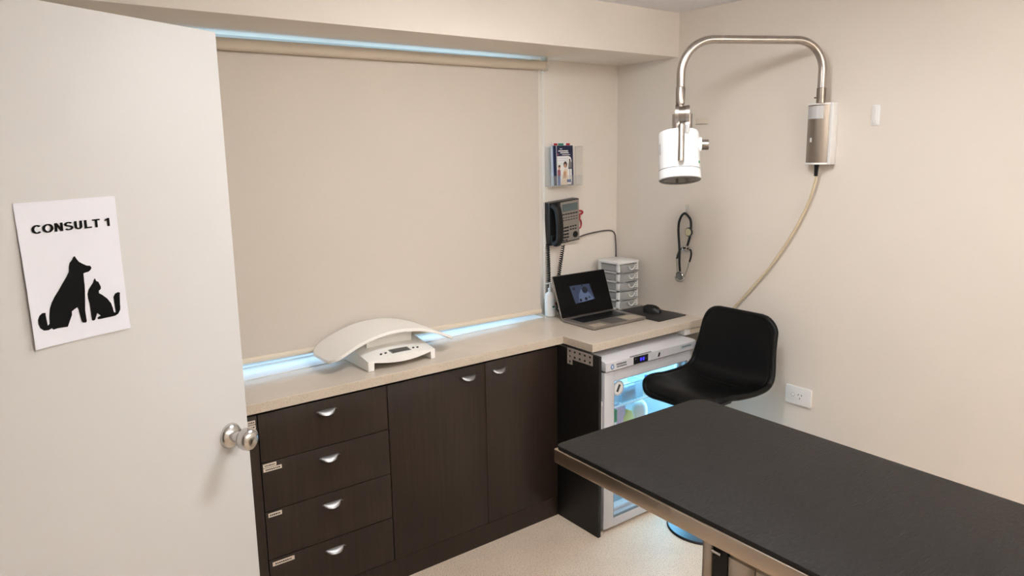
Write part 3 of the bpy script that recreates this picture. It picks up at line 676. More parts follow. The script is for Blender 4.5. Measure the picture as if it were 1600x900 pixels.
def fcover(o):
    def P(pts, mi, e):
        o.mi = mi; o.face([(x, -e, z) for x, z in pts])
    def E(cx, cz, a, b, mi, e): P([(cx+a*math.cos(2*PI*i/14), cz+b*math.sin(2*PI*i/14)) for i in range(14)], mi, e)
    P([(-.056, 0), (.056, 0), (.056, .207), (-.056, .207)], 1, .0004)
    P([(-.055, .004), (.038, .004), (.044, .02), (.045, .13), (.04, .145), (.025, .153), (-.055, .152)], 0, .0008)
    for (a, b, z0, z1) in ((-.035, -.018, .188, .192), (-.045, .022, .176, .182), (-.032, .026, .167, .172), (-.02, .036, .158, .161)): P([(a, z0), (b, z0), (b, z1), (a, z1)], 0, .0008)
    P([(-.054, .158), (-.044, .158), (-.044, .166), (-.054, .166)], 5, .0008)
    for z in (.112, .128, .14): P([(-.053, z), (.02, z), (.02, z+.002), (-.053, z+.002)], 6, .001)
    # man at left, woman in the middle, figure at right
    P([(-.054, .002), (-.036, .002), (-.036, .055), (-.054, .05)], 4, .0011); P([(-.054, .05), (-.034, .05), (-.034, .08), (-.046, .086), (-.054, .078)], 5, .0011); E(-.042, .095, .008, .011, 3, .0012); E(-.041, .101, .008, .006, 2, .0013)
    P([(-.04, .002), (.014, .002), (.018, .03), (.016, .07), (.008, .086), (-.008, .084), (-.018, .06), (-.024, .03)], 7, .0014); P([(-.018, .035), (.006, .04), (.004, .075), (-.012, .07)], 3, .0015)
    E(.0, .108, .0125, .017, 2, .0016); E(-.001, .101, .0075, .011, 3, .0017)
    P([(.02, .09), (.044, .09), (.044, .118), (.036, .128), (.026, .124)], 8, .0011); E(.032, .131, .005, .007, 2, .0012); P([(.02, .085), (.046, .085), (.046, .09), (.02, .09)], 1, .0012); P([(.03, .03), (.034, .03), (.034, .085), (.03, .085)], 8, .0012)
    P([(.008, .016), (.038, .014), (.038, .03), (.008, .03)], 4, .0018)
brochure('brochure', 'navy-topped brochure with people on its cover, foremost in the clear holder', 0, -.042, .112, .207, [whiteM, navyM, hairM, skinM, blueM, pinkM, palebM, mat('cream_print', (232, 212, 186), .5), greyM], face=fcover)

# ================================================================== STETHOSCOPE AND HOOKS ON THE RIGHT WALL
def adhesive_hook(name, label, y, z, s=1, mats=whiteM):
    t = thing(name, label, 'hook', (0, y, z), group='small white adhesive wall hooks')
    g = MB(); g.prism(rrect(-.0165*s, -.041*s, .0165*s, .041*s, .005*s), 'x', -.0035, -.0005, bev=.001); g.build('back_plate', mats, t)
    g = MB(); g.box(-.006, -.007*s, -.034*s, -.0035, .007*s, .034*s, bev=.001)
    g.tube(smooth_path([(-.004, 0, -.02*s), (-.012, 0, -.031*s), (-.018, 0, -.030*s), (-.019, 0, -.020*s)], 5), .0028, 8); g.build('hook', mats, t)
    return t
adhesive_hook('adhesive_hook', 'white adhesive hook on the right wall, right of the steel lamp mount', -1.450, 1.880, 1.0)
adhesive_hook('adhesive_hook', 'white adhesive hook cut by the right edge of the photo', -2.045, 1.225, 1.0)
adhesive_hook('adhesive_hook', 'clear adhesive hook carrying the stethoscope', -.509, 1.449, .62, clearM)
g = MB(); g.box(-.002, -.625, 1.878, 0, -.548, 1.905, bev=.0008); g.mi = 1; g.box(-.0028, -.622, 1.877, -.0005, -.552, 1.8795)
o = g.build('adhesive_strip', [mat('aged_tape', (226, 213, 196), .4), mat('tape_edge', (178, 164, 142), .5)]); tag(o, 'faint strip of old tape on the right wall beside the lamp head', 'tape')

st = thing('stethoscope', 'black stethoscope hanging from a clear hook on the right wall', 'stethoscope', (0, -.51, 1.43))
Y0, Z0 = -.51, 1.43
X_ = -.022
def pth(L): return smooth_path([(x, y-Y0, z-Z0) for x, y, z in L], 8)
g = MB(); g.tube(pth([(-.020, -.509, 1.432), (-.020, -.490, 1.418), (-.020, -.474, 1.385), (-.020, -.470, 1.34), (-.020, -.475, 1.29), (-.020, -.480, 1.24), (-.024, -.484, 1.18), (-.022, -.488, 1.125)]), .0062, 10)
g.tube(pth([(-.020, -.509, 1.432), (-.020, -.530, 1.42), (-.020, -.549, 1.395), (-.020, -.551, 1.35), (-.020, -.545, 1.31), (-.020, -.532, 1.268)]), .0062, 10)
g.tube(pth([(-.018, -.516, 1.252), (-.018, -.485, 1.243), (-.016, -.468, 1.215), (-.016, -.461, 1.19)]), .005, 10)
g.tube(pth([(-.018, -.530, 1.250), (-.018, -.552, 1.242), (-.018, -.555, 1.215), (-.018, -.546, 1.183)]), .005, 10); g.build('tubing', blackM, st)
g = MB(); g.lathe([(0, 0), (.0215, 0), (.0235, .003), (.0235, .008), (.021, .010), (0, .010)], (-.034, -.545-Y0, 1.338-Z0), (1, 0, 0), 28); ring_ = g.build('pressure_gauge', dgreyM, st)
g = MB(); g.lathe([(0, 0), (.0185, 0), (.0185, -.001), (0, -.0015)], (-.034, -.545-Y0, 1.338-Z0), (1, 0, 0), 24); g.build('gauge_face', mat('gauge_cream', (206, 198, 160), .3), ring_)
g = MB(); g.tube(pth([(-.018, -.461, 1.192), (-.014, -.462, 1.14), (-.014, -.466, 1.09)]), .003, 8); g.tube(pth([(-.018, -.546, 1.185), (-.014, -.530, 1.14), (-.014, -.512, 1.10)]), .003, 8)
g.tube(pth([(-.020, -.500, 1.262), (-.024, -.520, 1.266), (-.020, -.545, 1.255), (-.024, -.535, 1.238), (-.024, -.508, 1.238), (-.020, -.500, 1.25)]), .0036, 8); g.build('binaural_tubes', chromeM, st)
g = MB(); g.lathe([(0, 0), (.022, 0), (.024, .003), (.022, .008), (.012, .012), (0, .012)], (-.030, -.490-Y0, 1.103-Z0), (1, 0, .12), 28); cp_ = g.build('chestpiece', chromeM, st)
g = MB(); g.lathe([(0, 0), (.018, 0), (.018, -.0012), (0, -.0016)], (-.0305, -.490-Y0, 1.103-Z0), (1, 0, .12), 24); g.build('diaphragm', greyM, cp_)
g = MB(); g.tube(pth([(-.024, -.462, 1.092), (-.030, -.470, 1.082), (-.034, -.490, 1.076), (-.030, -.512, 1.080), (-.024, -.518, 1.092)]), .0045, 8); g.sphere((-.022, -.461-Y0, 1.092-Z0), .007, 1, 1, .8); g.sphere((-.022, -.518-Y0, 1.092-Z0), .005); g.build('ear_tips', chromeM, st)

# ================================================================== EXAMINATION LAMP
lm = thing('examination_lamp', 'wall-mounted steel arm lamp with white cylindrical head and curved steel wall bracket', 'lamp', (0, -1.225, 1.8))
OY, OZ = -1.225, 1.8
mh = MB(); pr = []
for i in range(13):
    a = i/12; pr.append((-.045-.030*math.sin(PI*a), -.052+.096*a))
poly = [(-.004, -.052)]+[(x, y) for x, y in pr]+[(-.004, .044)]
mh.prism(poly, 'z', -.108, .132); mh.build('mount_cover', steeldarkM, lm)
mh = MB(); p2 = [(0, -.066)]+[(x*1.07-.002, y*1.05) for x, y in pr]+[(0, .05)]
mh.prism(p2, 'z', .132, .1395, bev=.001); mh.prism(p2, 'z', -.1155, -.108, bev=.001)
mh.box(-.046, -.066, -.1155, 0, -.0525, .1395, bev=.002); mh.box(-.02, .045, -.1155, 0, .05, .1395); mh.build('mount_frame', whiteM, lm)
def cover_x(y):
    a = (y+.052)/.096; return -.045-.030*math.sin(PI*a)
for (y0, y1, z0, z1, mi) in ((-.036, .041, .075, .128, 0), (.004, .015, -.022, -.004, 1)):
    mh = MB()
    for i in range(6):
        a = y0+(y1-y0)*i/6; b = y0+(y1-y0)*(i+1)/6; mh.face([(cover_x(a)-.0009, a, z0), (cover_x(b)-.0009, b, z0), (cover_x(b)-.0009, b, z1), (cover_x(a)-.0009, a, z1)])
    mh.build(('rating_plate', 'small_sticker')[mi], (whiteM if mi else mat('silver_label', (196, 194, 192), .45)), lm, smooth=False, recalc=False)
# arm: post, bend, horizontal run, bend, drop
A_ = Vector((-.07, -1.250-OY, 0)); B_ = Vector((-.611, -.960-OY, 0)); hz = 2.190-OZ; dirn = (B_-A_).normalized(); L_ = (B_-A_).length
pts = [A_+Vector((0, 0, .19)), A_+Vector((0, 0, .25))]
r1, r2 = .12, .135
for i in range(13):
    a = PI/2*i/12; pts.append(A_+dirn*(r1-r1*math.cos(a))+Vector((0, 0, hz-r1+r1*math.sin(a))))
for i in range(1, 6): pts.append(A_+dirn*(r1+(L_-r1-r2)*i/6)+Vector((0, 0, hz)))
for i in range(13):
    a = PI/2*i/12; pts.append(B_-dirn*(r2-r2*math.sin(a))+Vector((0, 0, hz-r2+r2*math.cos(a))))
pts += [B_+Vector((0, 0, .24)), B_+Vector((0, 0, .16))]
mh = MB(); mh.tube(pts, .0165, 24); mh.build('arm', steelM, lm)
mh = MB(); mh.lathe([(.0185, .138), (.0185, .198), (.0165, .20)], A_, n=24); mh.tube([A_+Vector((-.012, .014, .16)), A_+Vector((-.017, .021, .16))], .003, 8); mh.build('post_collar', steeldarkM, lm)
mh = MB(); mh.lathe([(.0165, .206), (.0185, .203), (.0185, .140), (.0135, .134), (.0135, .128)], B_, n=24); mh.build('drop_sleeve', steelM, lm)
# head assembly
Bw = B_ + Vector((0, 0, .128))
view = (Vector((-2.934, -2.911-OY, 0)) - Vector((B_.x, B_.y, 0))).normalized(); side = Vector((view.y, -view.x, 0))*-1   # side = to the right seen from the doorway
if side.dot(RT) < 0: side = -side
mh = MB(); # yoke: two rounded cheeks and a crossbar
for s_, r_ in ((-.012, .032), (.030, .030)):
    c = Bw+Vector((0, 0, -.030))+side*s_; mh.lathe([(0, -.007), (r_+.006, -.007), (r_+.006, .007), (0, .007)], c, side, 28)
    mh.prism([(0, 0)]*0 or [(-.006, -.075), (.006, -.075), (.006, 0), (-.006, 0)], 'y', -.02, .02) if False else mh.tube([c, c+Vector((0, 0, -.075))], .019, 12)
mh.lathe([(.014, .002), (.014, -.012), (0, -.012)], Bw, n=20); mh.build('yoke', steelM, lm)
mh = MB(); c = Bw+Vector((0, 0, -.030)); mh.lathe([(0, -.022), (.033, -.022), (.033, .024), (0, .024)], c+side*.008, side, 28); mh.build('pivot_drum', steeldarkM, lm)
ax = (Vector((0, 0, -1))*1 + view*.235 + side*.055).normalized()
top_c = Vector((B_.x, B_.y, 0)) + Vector((0, 0, 1.8 + .028 - OZ)) - view*.012 - side*.005
R0 = .082
mh = MB(); mh.lathe([(0, 0), (.07, .001), (.078, .004), (.0808, .010), (R0-.0005, .02), (R0, .16), (R0+.0008, .161), (R0+.0008, .163), (R0+.002, .164), (R0+.003, .197), (R0-.001, .2)], top_c, ax, 48)
head = mh.build('lamp_head', lampwhiteM, lm)
mh = MB(); mh.lathe([(R0-.002, .197), (R0+.001, .2005), (R0-.002, .203), (.068, .2035), (.064, .199)], top_c, ax, 48); mh.build('rim', greyM, head)
mh = MB(); mh.lathe([(0, .198), (.066, .198), (.066, .2005), (0, .2005)], top_c, ax, 40); mh.build('lens', mat('smoked_lens', (86, 82, 74), .12), head)
mh = MB(); mh.lathe([(R0+.0012, .158), (R0+.0012, .1605), (R0+.0005, .161)], top_c, ax, 48); mh.build('seam_ring', greyM, head)
c = top_c+view*.100+side*.012; mh = MB(); mh.tube([c+Vector((0, 0, .026))+view*.0, c+Vector((0, 0, -.115))+view*.03], .0125, 20); mh.build('handle_bar', steelM, lm)
mh = MB(); mh.box(-.006, -.006, -.006, .006, .006, .006)
mh = MB(); mh.tube([c+Vector((0, 0, .018)), c-view*.085+Vector((0, 0, .022))], .008, 12); mh.tube([c+side*.022+Vector((0, 0, .03)), c+side*.022+Vector((0, 0, .0))-view*.02], .009, 12); mh.build('handle_bracket', lampwhiteM, lm)
c = top_c+ax*.055+side*(R0-.004); mh = MB(); mh.lathe([(0, 0), (.030, 0), (.030, .012), (.018, .014)], c, side, 28); mh.build('knob_base', lampwhiteM, head)
mh = MB(); mh.lathe([(0, .012), (.0205, .012), (.0205, .038), (.018, .040), (0, .040)], c, side, 28); mh.build('focus_knob', steelM, head)
c = top_c+ax*.125+side*(R0*.93)+view*(R0*.36); mh = MB(); mh.lathe([(0, -.001), (.006, -.001), (.005, .0025), (0, .003)], c, (side*.93+view*.36), 16); mh.build('switch', greenM, head)
c = top_c+ax*.118; mh = MB(); nrm = (view+side*.02).normalized(); tgv = side
for dx, w_ in ((-.006, .004), (.001, .004), (.0, .010)):
    q = c+nrm*(R0+.0006)+tgv*dx + ax*(0 if w_ < .01 else .008)
    mh.face([q, q+tgv*w_, q+tgv*w_+ax*.006, q+ax*.006])
mh.build('emblem', mat('emblem_grey', (200, 200, 204), .5), head, smooth=False, recalc=False)
c = top_c+ax*.05-side*(R0*.9)+view*(R0*.43); mh = MB(); nrm = (-side*.9+view*.43).normalized(); tgv = nrm.cross(ax).normalized(); q = c+nrm*.0016
mh.face([q-tgv*.008, q+tgv*.008, q+tgv*.008+ax*.045, q-tgv*.008+ax*.045]); mh.build('side_plate', MATS['silver_label'], head, smooth=False, recalc=False)
# strain relief
mh = MB(); mh.tube([(-.040, -.005, -.115), (-.040, -.004, -.128), (-.038, -.002, -.165)], lambda t: .0105-.003*t, 14); mh.build('cable_gland', blackM, lm)
# supply cable
g = MB(); g.tube(smooth_path([(-.037, -1.227, 1.640), (-.032, -1.222, 1.61), (-.022, -1.186, 1.509), (-.020, -1.111, 1.361), (-.018, -1.005, 1.202), (-.018, -.890, 1.064), (-.018, -.813, .972), (-.018, -.76, .88), (-.018, -.74, .70), (-.016, -.76, .45), (-.014, -.80, .30)], 10), .0055, 10)
o = g.build('lamp_cable', cableM); tag(o, 'cream cable curving down the right wall from the lamp bracket', 'cable')

# ================================================================== POWER OUTLETS
po = thing('power_outlet', 'white switched power outlet on the right wall', 'power outlet', (0, -1.181, .630))
g = MB(); g.prism(rrect(-.063, -.042, .063, .042, .004), 'x', -.010, 0, bev=.002); g.build('cover_plate', whiteM, po)
g = MB(); g.lathe([(0, 0), (.0075, 0), (.0065, -.004), (0, -.005)], (-.010, .024, .002), (1, 0, 0), 18); g.build('switch', whiteM, po)
g = MB(); g.lathe([(0, 0), (.0095, 0), (.0095, -.0012), (0, -.0012)], (-.0099, .024, .002), (1, 0, 0), 18); g.build('switch_surround', MATS['silver_label'], po)
g = MB()
for yy, zz_, a in ((-.002, .006, .5), (-.018, .006, -.5), (-.010, -.010, 0)):
    g.M = Matrix.Translation((-.0102, yy, zz_)) @ Matrix.Rotation(a, 4, 'X'); g.box(-.0006, -.0013, -.0042, .0006, .0013, .0042)
g.build('socket_slots', dgreyM, po)
pb2 = thing('power_board', 'white power outlet box under the right end of the worktop', 'power board', (-.085, -.60, .863))
g = MB(); g.box(-.065, -.034, -.034, .065, .03, 0, bev=.003); g.build('box', whiteM, pb2)
g = MB(); g.box(-.022, -.036, -.028, .055, -.033, -.006, bev=.0008); g.build('cover', creamM, pb2)

# ================================================================== FRIDGE
FX0, FX1, FY0, FY1, FZ1 = -.772, -.180, -.700, -.16, .826
fr = thing('fridge', 'small white glass-door fridge under the worktop', 'fridge', (FX0, FY0, 0))
Wd, Dp = FX1-FX0, FY1-FY0
g = MB()
g.box(.01, .045, .03, .04, Dp, .80); g.box(Wd-.04, .045, .03, Wd-.01, Dp, .80); g.box(.04, .045, .03, Wd-.04, Dp, .07); g.box(.04, .045, .765, Wd-.04, Dp, .80); g.box(.04, Dp-.03, .07, Wd-.04, Dp, .765)
g.build('cabinet', fridgeM, fr, smooth=False)
g = MB(); g.box(.0402, .05, .0702, .0432, Dp-.031, .7648); g.box(Wd-.0432, .05, .0702, Wd-.0402, Dp-.031, .7648); g.box(.0432, .05, .0702, Wd-.0432, Dp-.031, .0732); g.box(.0432, .05, .7618, Wd-.0432, Dp-.031, .7648); g.box(.0432, Dp-.034, .0732, Wd-.0432, Dp-.0308, .7618)
g.build('liner', linerM, fr, smooth=False)
g = MB(); g.prism([(-.012, .784), (-.012, .822), (.0, .829), (Dp, .838), (Dp, .80), (.03, .80), (.03, .784)], 'x', -.004, Wd+.022, bev=.003); hd = g.build('header', fridgeM, fr)
g = MB(); g.box(.172, -.0135, .786, .268, -.011, .820); g.mi = 1
for x in (.215, .232): # seven-segment digits
    g.box(x, -.0145, .796, x+.010, -.0133, .798); g.box(x, -.0145, .802, x+.010, -.0133, .804); g.box(x, -.0145, .808, x+.010, -.0133, .810); g.box(x, -.0145, .796, x+.002, -.0133, .810); g.box(x+.008, -.0145, .796, x+.010, -.0133, .810)
g.mi = 2; g.box(.182, -.0142, .808, .187, -.0133, .812); g.box(.253, -.0142, .800, .256, -.0133, .804)
g.build('temperature_display', [blackM, digM, greyM], hd, smooth=False)
g = MB(); g.prism([(.335, .791), (.347, .793), (.352, .806), (.349, .813), (.343, .811), (.338, .801)], 'y', -.0135, -.0115); g.build('door_lock', blackM, hd)
g = MB()
g.mi = 0
def flat(x0, x1, z0, z1, y=-.0128): g.face([(x0, y, z0), (x1, y, z0), (x1, y, z1), (x0, y, z1)])
random.seed(5)
for x0, x1, z0, z1 in ((.062, .122, .804, .812), (.064, .122, .793, .8)):
    x = x0
    while x < x1: flat(x, x+.005, z0, z1); x += .0072
x = .15
while x < .29: g.face([(x, -.0125, .8235), (x+.006, -.0125, .8235), (x+.006, -.0075, .827), (x, -.0075, .827)]); x += .008
x = .51
while x < .575: flat(x, x+.0045, .804, .811); x += .0068
g.mi = 1; g.face([(.036+.011*math.cos(2*PI*i/20), -.0128, .802+.0125*math.sin(2*PI*i/20)) for i in range(20)])
g.mi = 2; g.face([(.036+.006*math.cos(2*PI*i/16), -.0132, .802+.008*math.sin(2*PI*i/16)) for i in range(16)]); g.mi = 3; g.face([(.498, -.0124, .798), (.590, -.0124, .798), (.590, -.0124, .817), (.498, -.0124, .817)])
g.build('printed_marks', [mat('print_dark', (60, 62, 70), .5), mat('logo_blue', (74, 110, 150), .5), palebM, mat('badge_grey', (178, 190, 192), .4)], hd, smooth=False, recalc=False)
# door with glass
GX0, GX1, GZ0, GZ1 = .062, Wd-.022, .058, .728
g = MB(); g.box(0, 0, .018, GX0, .042, .776, bev=.002); g.box(GX1, 0, .018, Wd, .042, .776, bev=.002); g.box(GX0, 0, .018, GX1, .042, GZ0); g.box(GX0, 0, GZ1, GX1, .042, .776)
dr = g.build('door', fridgeM, fr)
g = MB(); g.box(GX0-.002, .016, GZ0-.002, GX1+.002, .022, GZ1+.002); g.build('door_glass', glassM, dr)
g = MB(); gk = .004
for a in ((GX0-.001, .003, GZ0, GX0+gk, .016, GZ1), (GX1-gk, .003, GZ0, GX1+.001, .016, GZ1), (GX0, .003, GZ0-.001, GX1, .016, GZ0+gk), (GX0, .003, GZ1-gk, GX1, .016, GZ1+.001)): g.box(*a)
g.build('glass_gasket', greyM, dr)
g = MB(); g.tube([(-.006, .02, .30), (-.006, .02, .63)], .007, 12); g.box(-.009, .012, .29, .001, .03, .31); g.box(-.009, .012, .62, .001, .03, .64); g.build('door_handle', whiteM, dr)
g = MB(); g.lathe([(.030, 0), (.036, 0), (.036, -.003), (.030, -.003), (.030, 0)], (.101, .0155, .682), (0, 1, 0), 28, ); g.build('dial_ring', mat('dial_grey', (170, 180, 186), .4), dr)
g = MB(); g.lathe([(0, 0), (.030, 0), (.030, -.002), (0, -.002)], (.101, .0155, .682), (0, 1, 0), 28); g.mi = 1; g.M = Matrix.Translation((.101, .0125, .682)) @ Matrix.Rotation(.5, 4, 'Y'); g.box(-.006, -.001, -.018, .006, .001, .018)
g.build('dial_face', [whiteM, dgreyM], dr)
for z in (.565, .40, .24):
    g = MB(); g.tube([(.05, .07, z), (Wd-.05, .07, z)], .004, 8); g.tube([(.05, Dp-.05, z), (Wd-.05, Dp-.05, z)], .003, 6)
    for i in range(24):
        x = .052+(Wd-.104)*i/23; g.tube([(x, .07, z), (x, Dp-.05, z)], .0016, 5)
    g.build('wire_shelf', whiteM, fr, smooth=False)
g = MB(); g.box(Wd-.052, .05, .09, Wd-.045, .062, .75); g.build('led_strip', ledM, fr)
g = MB(); g.box(.012, .05, 0, .05, .09, .03); g.box(Wd-.05, .05, 0, Wd-.012, .09, .03); g.box(.012, Dp-.09, 0, .05, Dp-.05, .03); g.box(Wd-.05, Dp-.09, 0, Wd-.012, Dp-.05, .03); g.build('foot', blackM, fr)
g = MB(); g.box(.05, .03, .0, Wd-.05, .045, .03); g.build('underside_shade', gapM, fr)  # dark strip painted in for the shade under the fridge
lt = area('fridge_light', (FX1-.075, FY0+.09, .42), (0, math.radians(90), 0), .6, .05, 1.6, (.30, .74, 1)); lt.rotation_euler = (0, math.radians(90), math.radians(0))
lt2 = area('fridge_top_light', (FX0+.3, FY0+.20, .755), (0, 0, 0), .42, .16, 2.3, (.30, .74, 1))

# things in the fridge
def fbox(name, label, x0, y0, z0, w_, d_, h_, mats, cat='box', lid=None):
    t = thing(name, label, cat, (FX0+x0, FY0+y0, z0))
    if mats is binM:
        g = MB(); e = .002; g.box(0, 0, 0, w_, d_, e); g.box(0, 0, 0, w_, e, h_); g.box(0, d_-e, 0, w_, d_, h_); g.box(0, 0, 0, e, d_, h_); g.box(w_-e, 0, 0, w_, d_, h_); g.build('bin_walls', mats, t, smooth=False)
        g = MB(); g.tube([(0, 0, h_), (w_, 0, h_), (w_, d_, h_), (0, d_, h_)], .0025, 6, close=True); g.build('rim', palebM, t)
    else:
        g = MB(); g.box(0, 0, 0, w_, d_, h_, bev=.003); g.build('carton', mats, t)
        if lid: g = MB(); g.mi = 0; g.box(w_*.15, -.001, h_*.3, w_*.85, .0005, h_*.62); g.build('printed_band', lid, t)
    return t
zs = .5695
fbox('storage_bin', 'clear plastic bin on the upper fridge shelf, at the left', .06, .085, zs, .12, .2, .075, binM, 'bin')
fbox('storage_bin', 'clear plastic bin with pale cartons in the middle of the upper fridge shelf', .195, .085, zs, .15, .2, .085, binM, 'bin')
fbox('medicine_box', 'pale carton with a red printed line inside the middle bin', .21, .10, zs+.003, .10, .05, .062, palebM, lid=pinkM)
fbox('medicine_box', 'white carton at the back of the middle bin', .205, .17, zs+.003, .12, .09, .075, whiteM)
fbox('medicine_box', 'small blue carton in the left fridge bin', .075, .11, zs+.003, .07, .10, .052, mat('sky_carton', (120, 190, 220), .5))
def vial(x, y, z, h, r, m_, cap, label, grp=None):
    t = thing('medicine_bottle', label, 'bottle', (FX0+x, FY0+y, z), group=grp)
    g = MB(); g.lathe([(0, 0), (r, 0), (r, h*.7), (r*.5, h*.82), (r*.5, h*.86)], n=16); g.build('bottle_body', m_, t)
    g = MB(); g.lathe([(r*.6, h*.84), (r*.6, h), (0, h)], n=14); g.build('cap', cap, t)
vial(.385, .10, zs, .078, .021, MATS['cream_print'], whiteM, 'cream bottle right of the middle bin on the upper shelf')
vial(.44, .15, zs, .07, .018, whiteM, blueM, 'white bottle with blue cap on the upper fridge shelf')
for i, (x, y) in enumerate(((.225, .24), (.255, .22), (.30, .24), (.325, .21), (.165, .25))): vial(x, y, zs+.085, .032, .008, palebM, inkM, 'tiny dark-capped vial standing at the back of the upper fridge shelf', 'dark-capped vials in the fridge')
z2 = .4045
g0 = fbox('carton', 'green and white carton on the second fridge shelf', .07, .09, z2, .10, .12, .135, whiteM)
g = MB(); g.box(-.0005, -.001, .075, .1005, .1205, .1355); g.build('green_lid', greenM, g0)
fbox('medicine_box', 'pale rose packet beside the green-topped carton', .18, .11, z2, .07, .05, .13, mat('rose_packet', (214, 190, 214), .5))
t = thing('zip_bag', 'crumpled yellow packet on the second fridge shelf', 'packet', (FX0+.275, FY0+.12, z2)); g = MB(); g.prism([(-.035, 0), (.03, .002), (.038, .045), (.02, .095), (-.012, .108), (-.04, .07)], 'y', -.014, .014, bev=.006); g.build('pouch', yellowM, t)
t = thing('zip_bag', 'crumpled white bag at the right of the second fridge shelf', 'packet', (FX0+.37, FY0+.13, z2)); g = MB(); g.sphere((0, 0, .065), .065, .75, .5, 1.0, 14); g.build('pouch', whiteM, t)
fbox('medicine_box', 'white carton on the lowest fridge shelf', .09, .12, .2445, .16, .12, .07, whiteM)
fbox('storage_bin', 'clear bin on the fridge floor behind the glass', .07, .09, .0735, .20, .2, .07, binM, 'bin')
fbox('medicine_box', 'pale carton with blue print in the floor bin of the fridge', .085, .11, .0765, .12, .06, .055, whiteM, lid=blueM)

# ================================================================== SWIVEL CHAIR
ch = thing('swivel_chair', 'black vinyl bucket seat swivel chair on a round pedestal base', 'chair', (-.356, -.944, 0))
g = MB()
g.lathe([(0, 0), (.170, 0), (.172, .004), (.168, .009)], n=56); g.build('base_rim', blackM, ch)
g = MB(); g.lathe([(.168, .006), (.166, .011), (.12, .017), (.06, .028), (.034, .045), (.030, .06), (0, .06)], n=56); g.build('base_disc', mat('polished_base', (120, 124, 130), .4, 1), ch)
g = MB(); g.lathe([(.026, .05), (.026, .40), (.018, .402), (.018, .625), (0, .625)], n=24); g.build('gas_column', chromeM, ch)
g = MB(); g.prism(rrect(-.09, -.07, .09, .07, .01), 'z', .61, .638, bev=.003); g.tube([(0, -.06, .622), (-.02, -.19, .61), (-.02, -.22, .60)], .006, 8); g.build('tilt_mechanism', blackM, ch)
# shell surface: profile (f forward = -x, z), width
prof = smooth_path([(.222, 0, .662), (.216, 0, .682), (.192, 0, .696), (.13, 0, .694), (.05, 0, .680), (-.05, 0, .674), (-.13, 0, .684), (-.178, 0, .716), (-.196, 0, .765), (-.206, 0, .83), (-.214, 0, .91), (-.220, 0, .965), (-.222, 0, 1.000)], 5)
npf = len(prof); cum = [0]
for a, b in zip(prof, prof[1:]): cum.append(cum[-1]+(b-a).length)
tot = cum[-1]
def cw(s_):
    W_ = .205+.012*math.sin(PI*min(max((s_-.2)/.6, 0), 1)); d0 = s_*tot; d1 = (1-s_)*tot
    W_ -= .020*max(0, 1-d1/.25)
    for d, r in ((d0, .09), (d1, .07)):
        if d < r: W_ = W_-r+math.sqrt(max(r*r-(r-d)**2, 0))
    return W_
g = MB(); nl = 16; grid = []
for i in range(npf):
    s_ = cum[i]/tot; w_ = cw(s_); p = prof[i]; tg = (prof[min(i+1, npf-1)]-prof[max(i-1, 0)]).normalized(); nn = Vector((-tg.z, 0, tg.x))
    if nn.z < 0 and s_ < .45: nn = -nn
    nn = Vector((-tg.z, 0, tg.x)) if Vector((-tg.z, 0, tg.x)).dot(Vector((.3, 0, 1))) > 0 else Vector((tg.z, 0, -tg.x))
    row = []
    for j in range(nl+1):
        u = -1+2*j/nl; rise = .030*abs(u)**2.6*math.sin(PI*min(s_*1.0+.08, 1))**.8
        q = p+nn*rise; row.append(Vector((-q.x, u*w_, q.z)))
    grid.append(row)
vs = [[g.v(p) for p in r] for r in grid]
for i in range(npf-1):
    for j in range(nl): g.bm.faces.new((vs[i][j], vs[i][j+1], vs[i+1][j+1], vs[i+1][j]))
sh = g.build('seat_shell', vinylM, ch)
so = sh.modifiers.new('s', 'SOLIDIFY'); so.thickness = .026; so.offset = 0
sb = sh.modifiers.new('u', 'SUBSURF'); sb.levels = 1; sb.render_levels = 1
edge = [grid[i][0] for i in range(npf)]+[grid[-1][j] for j in range(1, nl)]+[grid[i][nl] for i in range(npf-1, -1, -1)]+[grid[0][j] for j in range(nl-1, 0, -1)]
g = MB(); g.tube(edge, .0145, 10, close=True); g.build('edge_piping', vinylM, ch)
for k_ in (.44, .475):
    i = min(range(npf), key=lambda q: abs(cum[q]/tot-k_)); g = MB(); row = grid[i]; nrm = Vector((-.6, 0, .75)).normalized()
    g.tube([row[j]+nrm*.0125 for j in range(2, nl-1)], .0035, 6); g.build('seam', vinylM, ch)

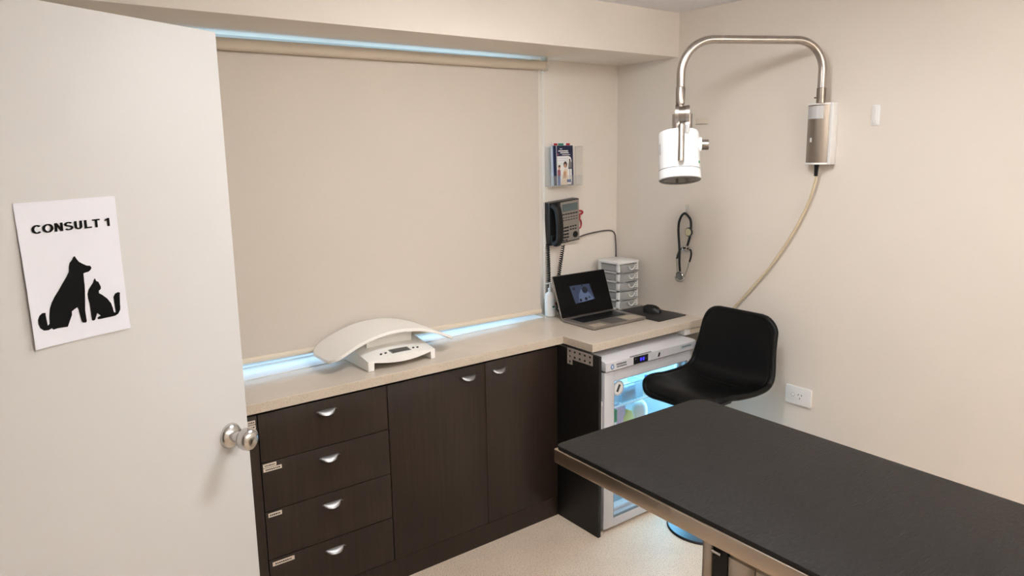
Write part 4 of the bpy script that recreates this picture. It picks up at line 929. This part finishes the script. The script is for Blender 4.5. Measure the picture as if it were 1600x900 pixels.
# ================================================================== EXAMINATION TABLE
TZ = .92; tb = thing('examination_table', 'stainless steel examination table with a black rubber top mat', 'table', (-1.686, -1.430, 0), -.0107)
TW, TL = .645, 1.27
g = MB(); e = .028
g.box(0, -TL, TZ-.042, .020, 0, TZ, bev=.0028, seg=3); g.box(TW-.02, -TL, TZ-.042, TW, 0, TZ, bev=.0015); g.box(.02, -.02, TZ-.042, TW-.02, 0, TZ, bev=.0015); g.box(.02, -TL, TZ-.042, TW-.02, -TL+.02, TZ, bev=.0015)
g.box(.018, -TL+.018, TZ-.012, TW-.018, -.018, TZ-.003); g.build('steel_top', benchsteelM, tb)
def leg(x, y): MB().box(x, y, 0, x+.030, y+.027, TZ-.042, bev=.002).build('leg', benchsteelM, tb)
for x in (.012, TW-.042):
    for y in (-.549, -1.21): leg(x, y)
g = MB(); g.box(.025, -1.19, .12, TW-.025, -.588, TZ-.043); g.build('pedestal_cabinet', benchsteelM, tb, smooth=False)
g = MB()
for y0, y1 in ((-.657, -.589), (-.92, -.660), (-1.18, -.923)): g.box(.019, y0, .14, .0255, y1, TZ-.062, bev=.001)
g.build('cabinet_door', benchsteelM, tb)
g = MB(); g.box(.016, -.5875, .12, TW-.016, -.5495, TZ-.043); g.build('gap_shade', gapM, tb)  # near-black block painted in for the dark gap between legs and cabinet
g = MB(); g.tube([(.012, -.549, TZ-.062), (.012, -.574, TZ-.062)], .004, 10); g.build('latch_bar', chromeM, tb)
g = MB()
for x in (.027, TW-.027):
    for y in (-.53, -1.195): g.lathe([(0, 0), (.02, 0), (.02, .01), (.01, .02)], (x, y, 0), n=16)
g.build('levelling_foot', blackM, tb)
# mat lies on the table
mt = MB(); mt.mi = 0
def corner(cx, cy, rad, a0): return [(cx+rad*math.cos(math.radians(a0+90*i/7)), cy+rad*math.sin(math.radians(a0+90*i/7))) for i in range(8)]
mt.prism(corner(TW-.012-.045, -.004-.045, .045, 0)+corner(.003+.016, -.004-.016, .016, 90)+corner(.003+.02, -TL+.04, .02, 180)+corner(TW-.032, -TL+.04, .02, 270), 'z', TZ+.0002, TZ+.0125, bev=.003)
for f in mt.bm.faces:
    if abs(f.normal.z) < .5: f.material_index = 1
mo = mt.build('rubber_mat', [matM, matsideM]); mo.location = (-1.686, -1.430, 0); mo.rotation_euler = (0, 0, -.0107)
tag(mo, 'black textured rubber mat covering the steel examination table', 'mat')
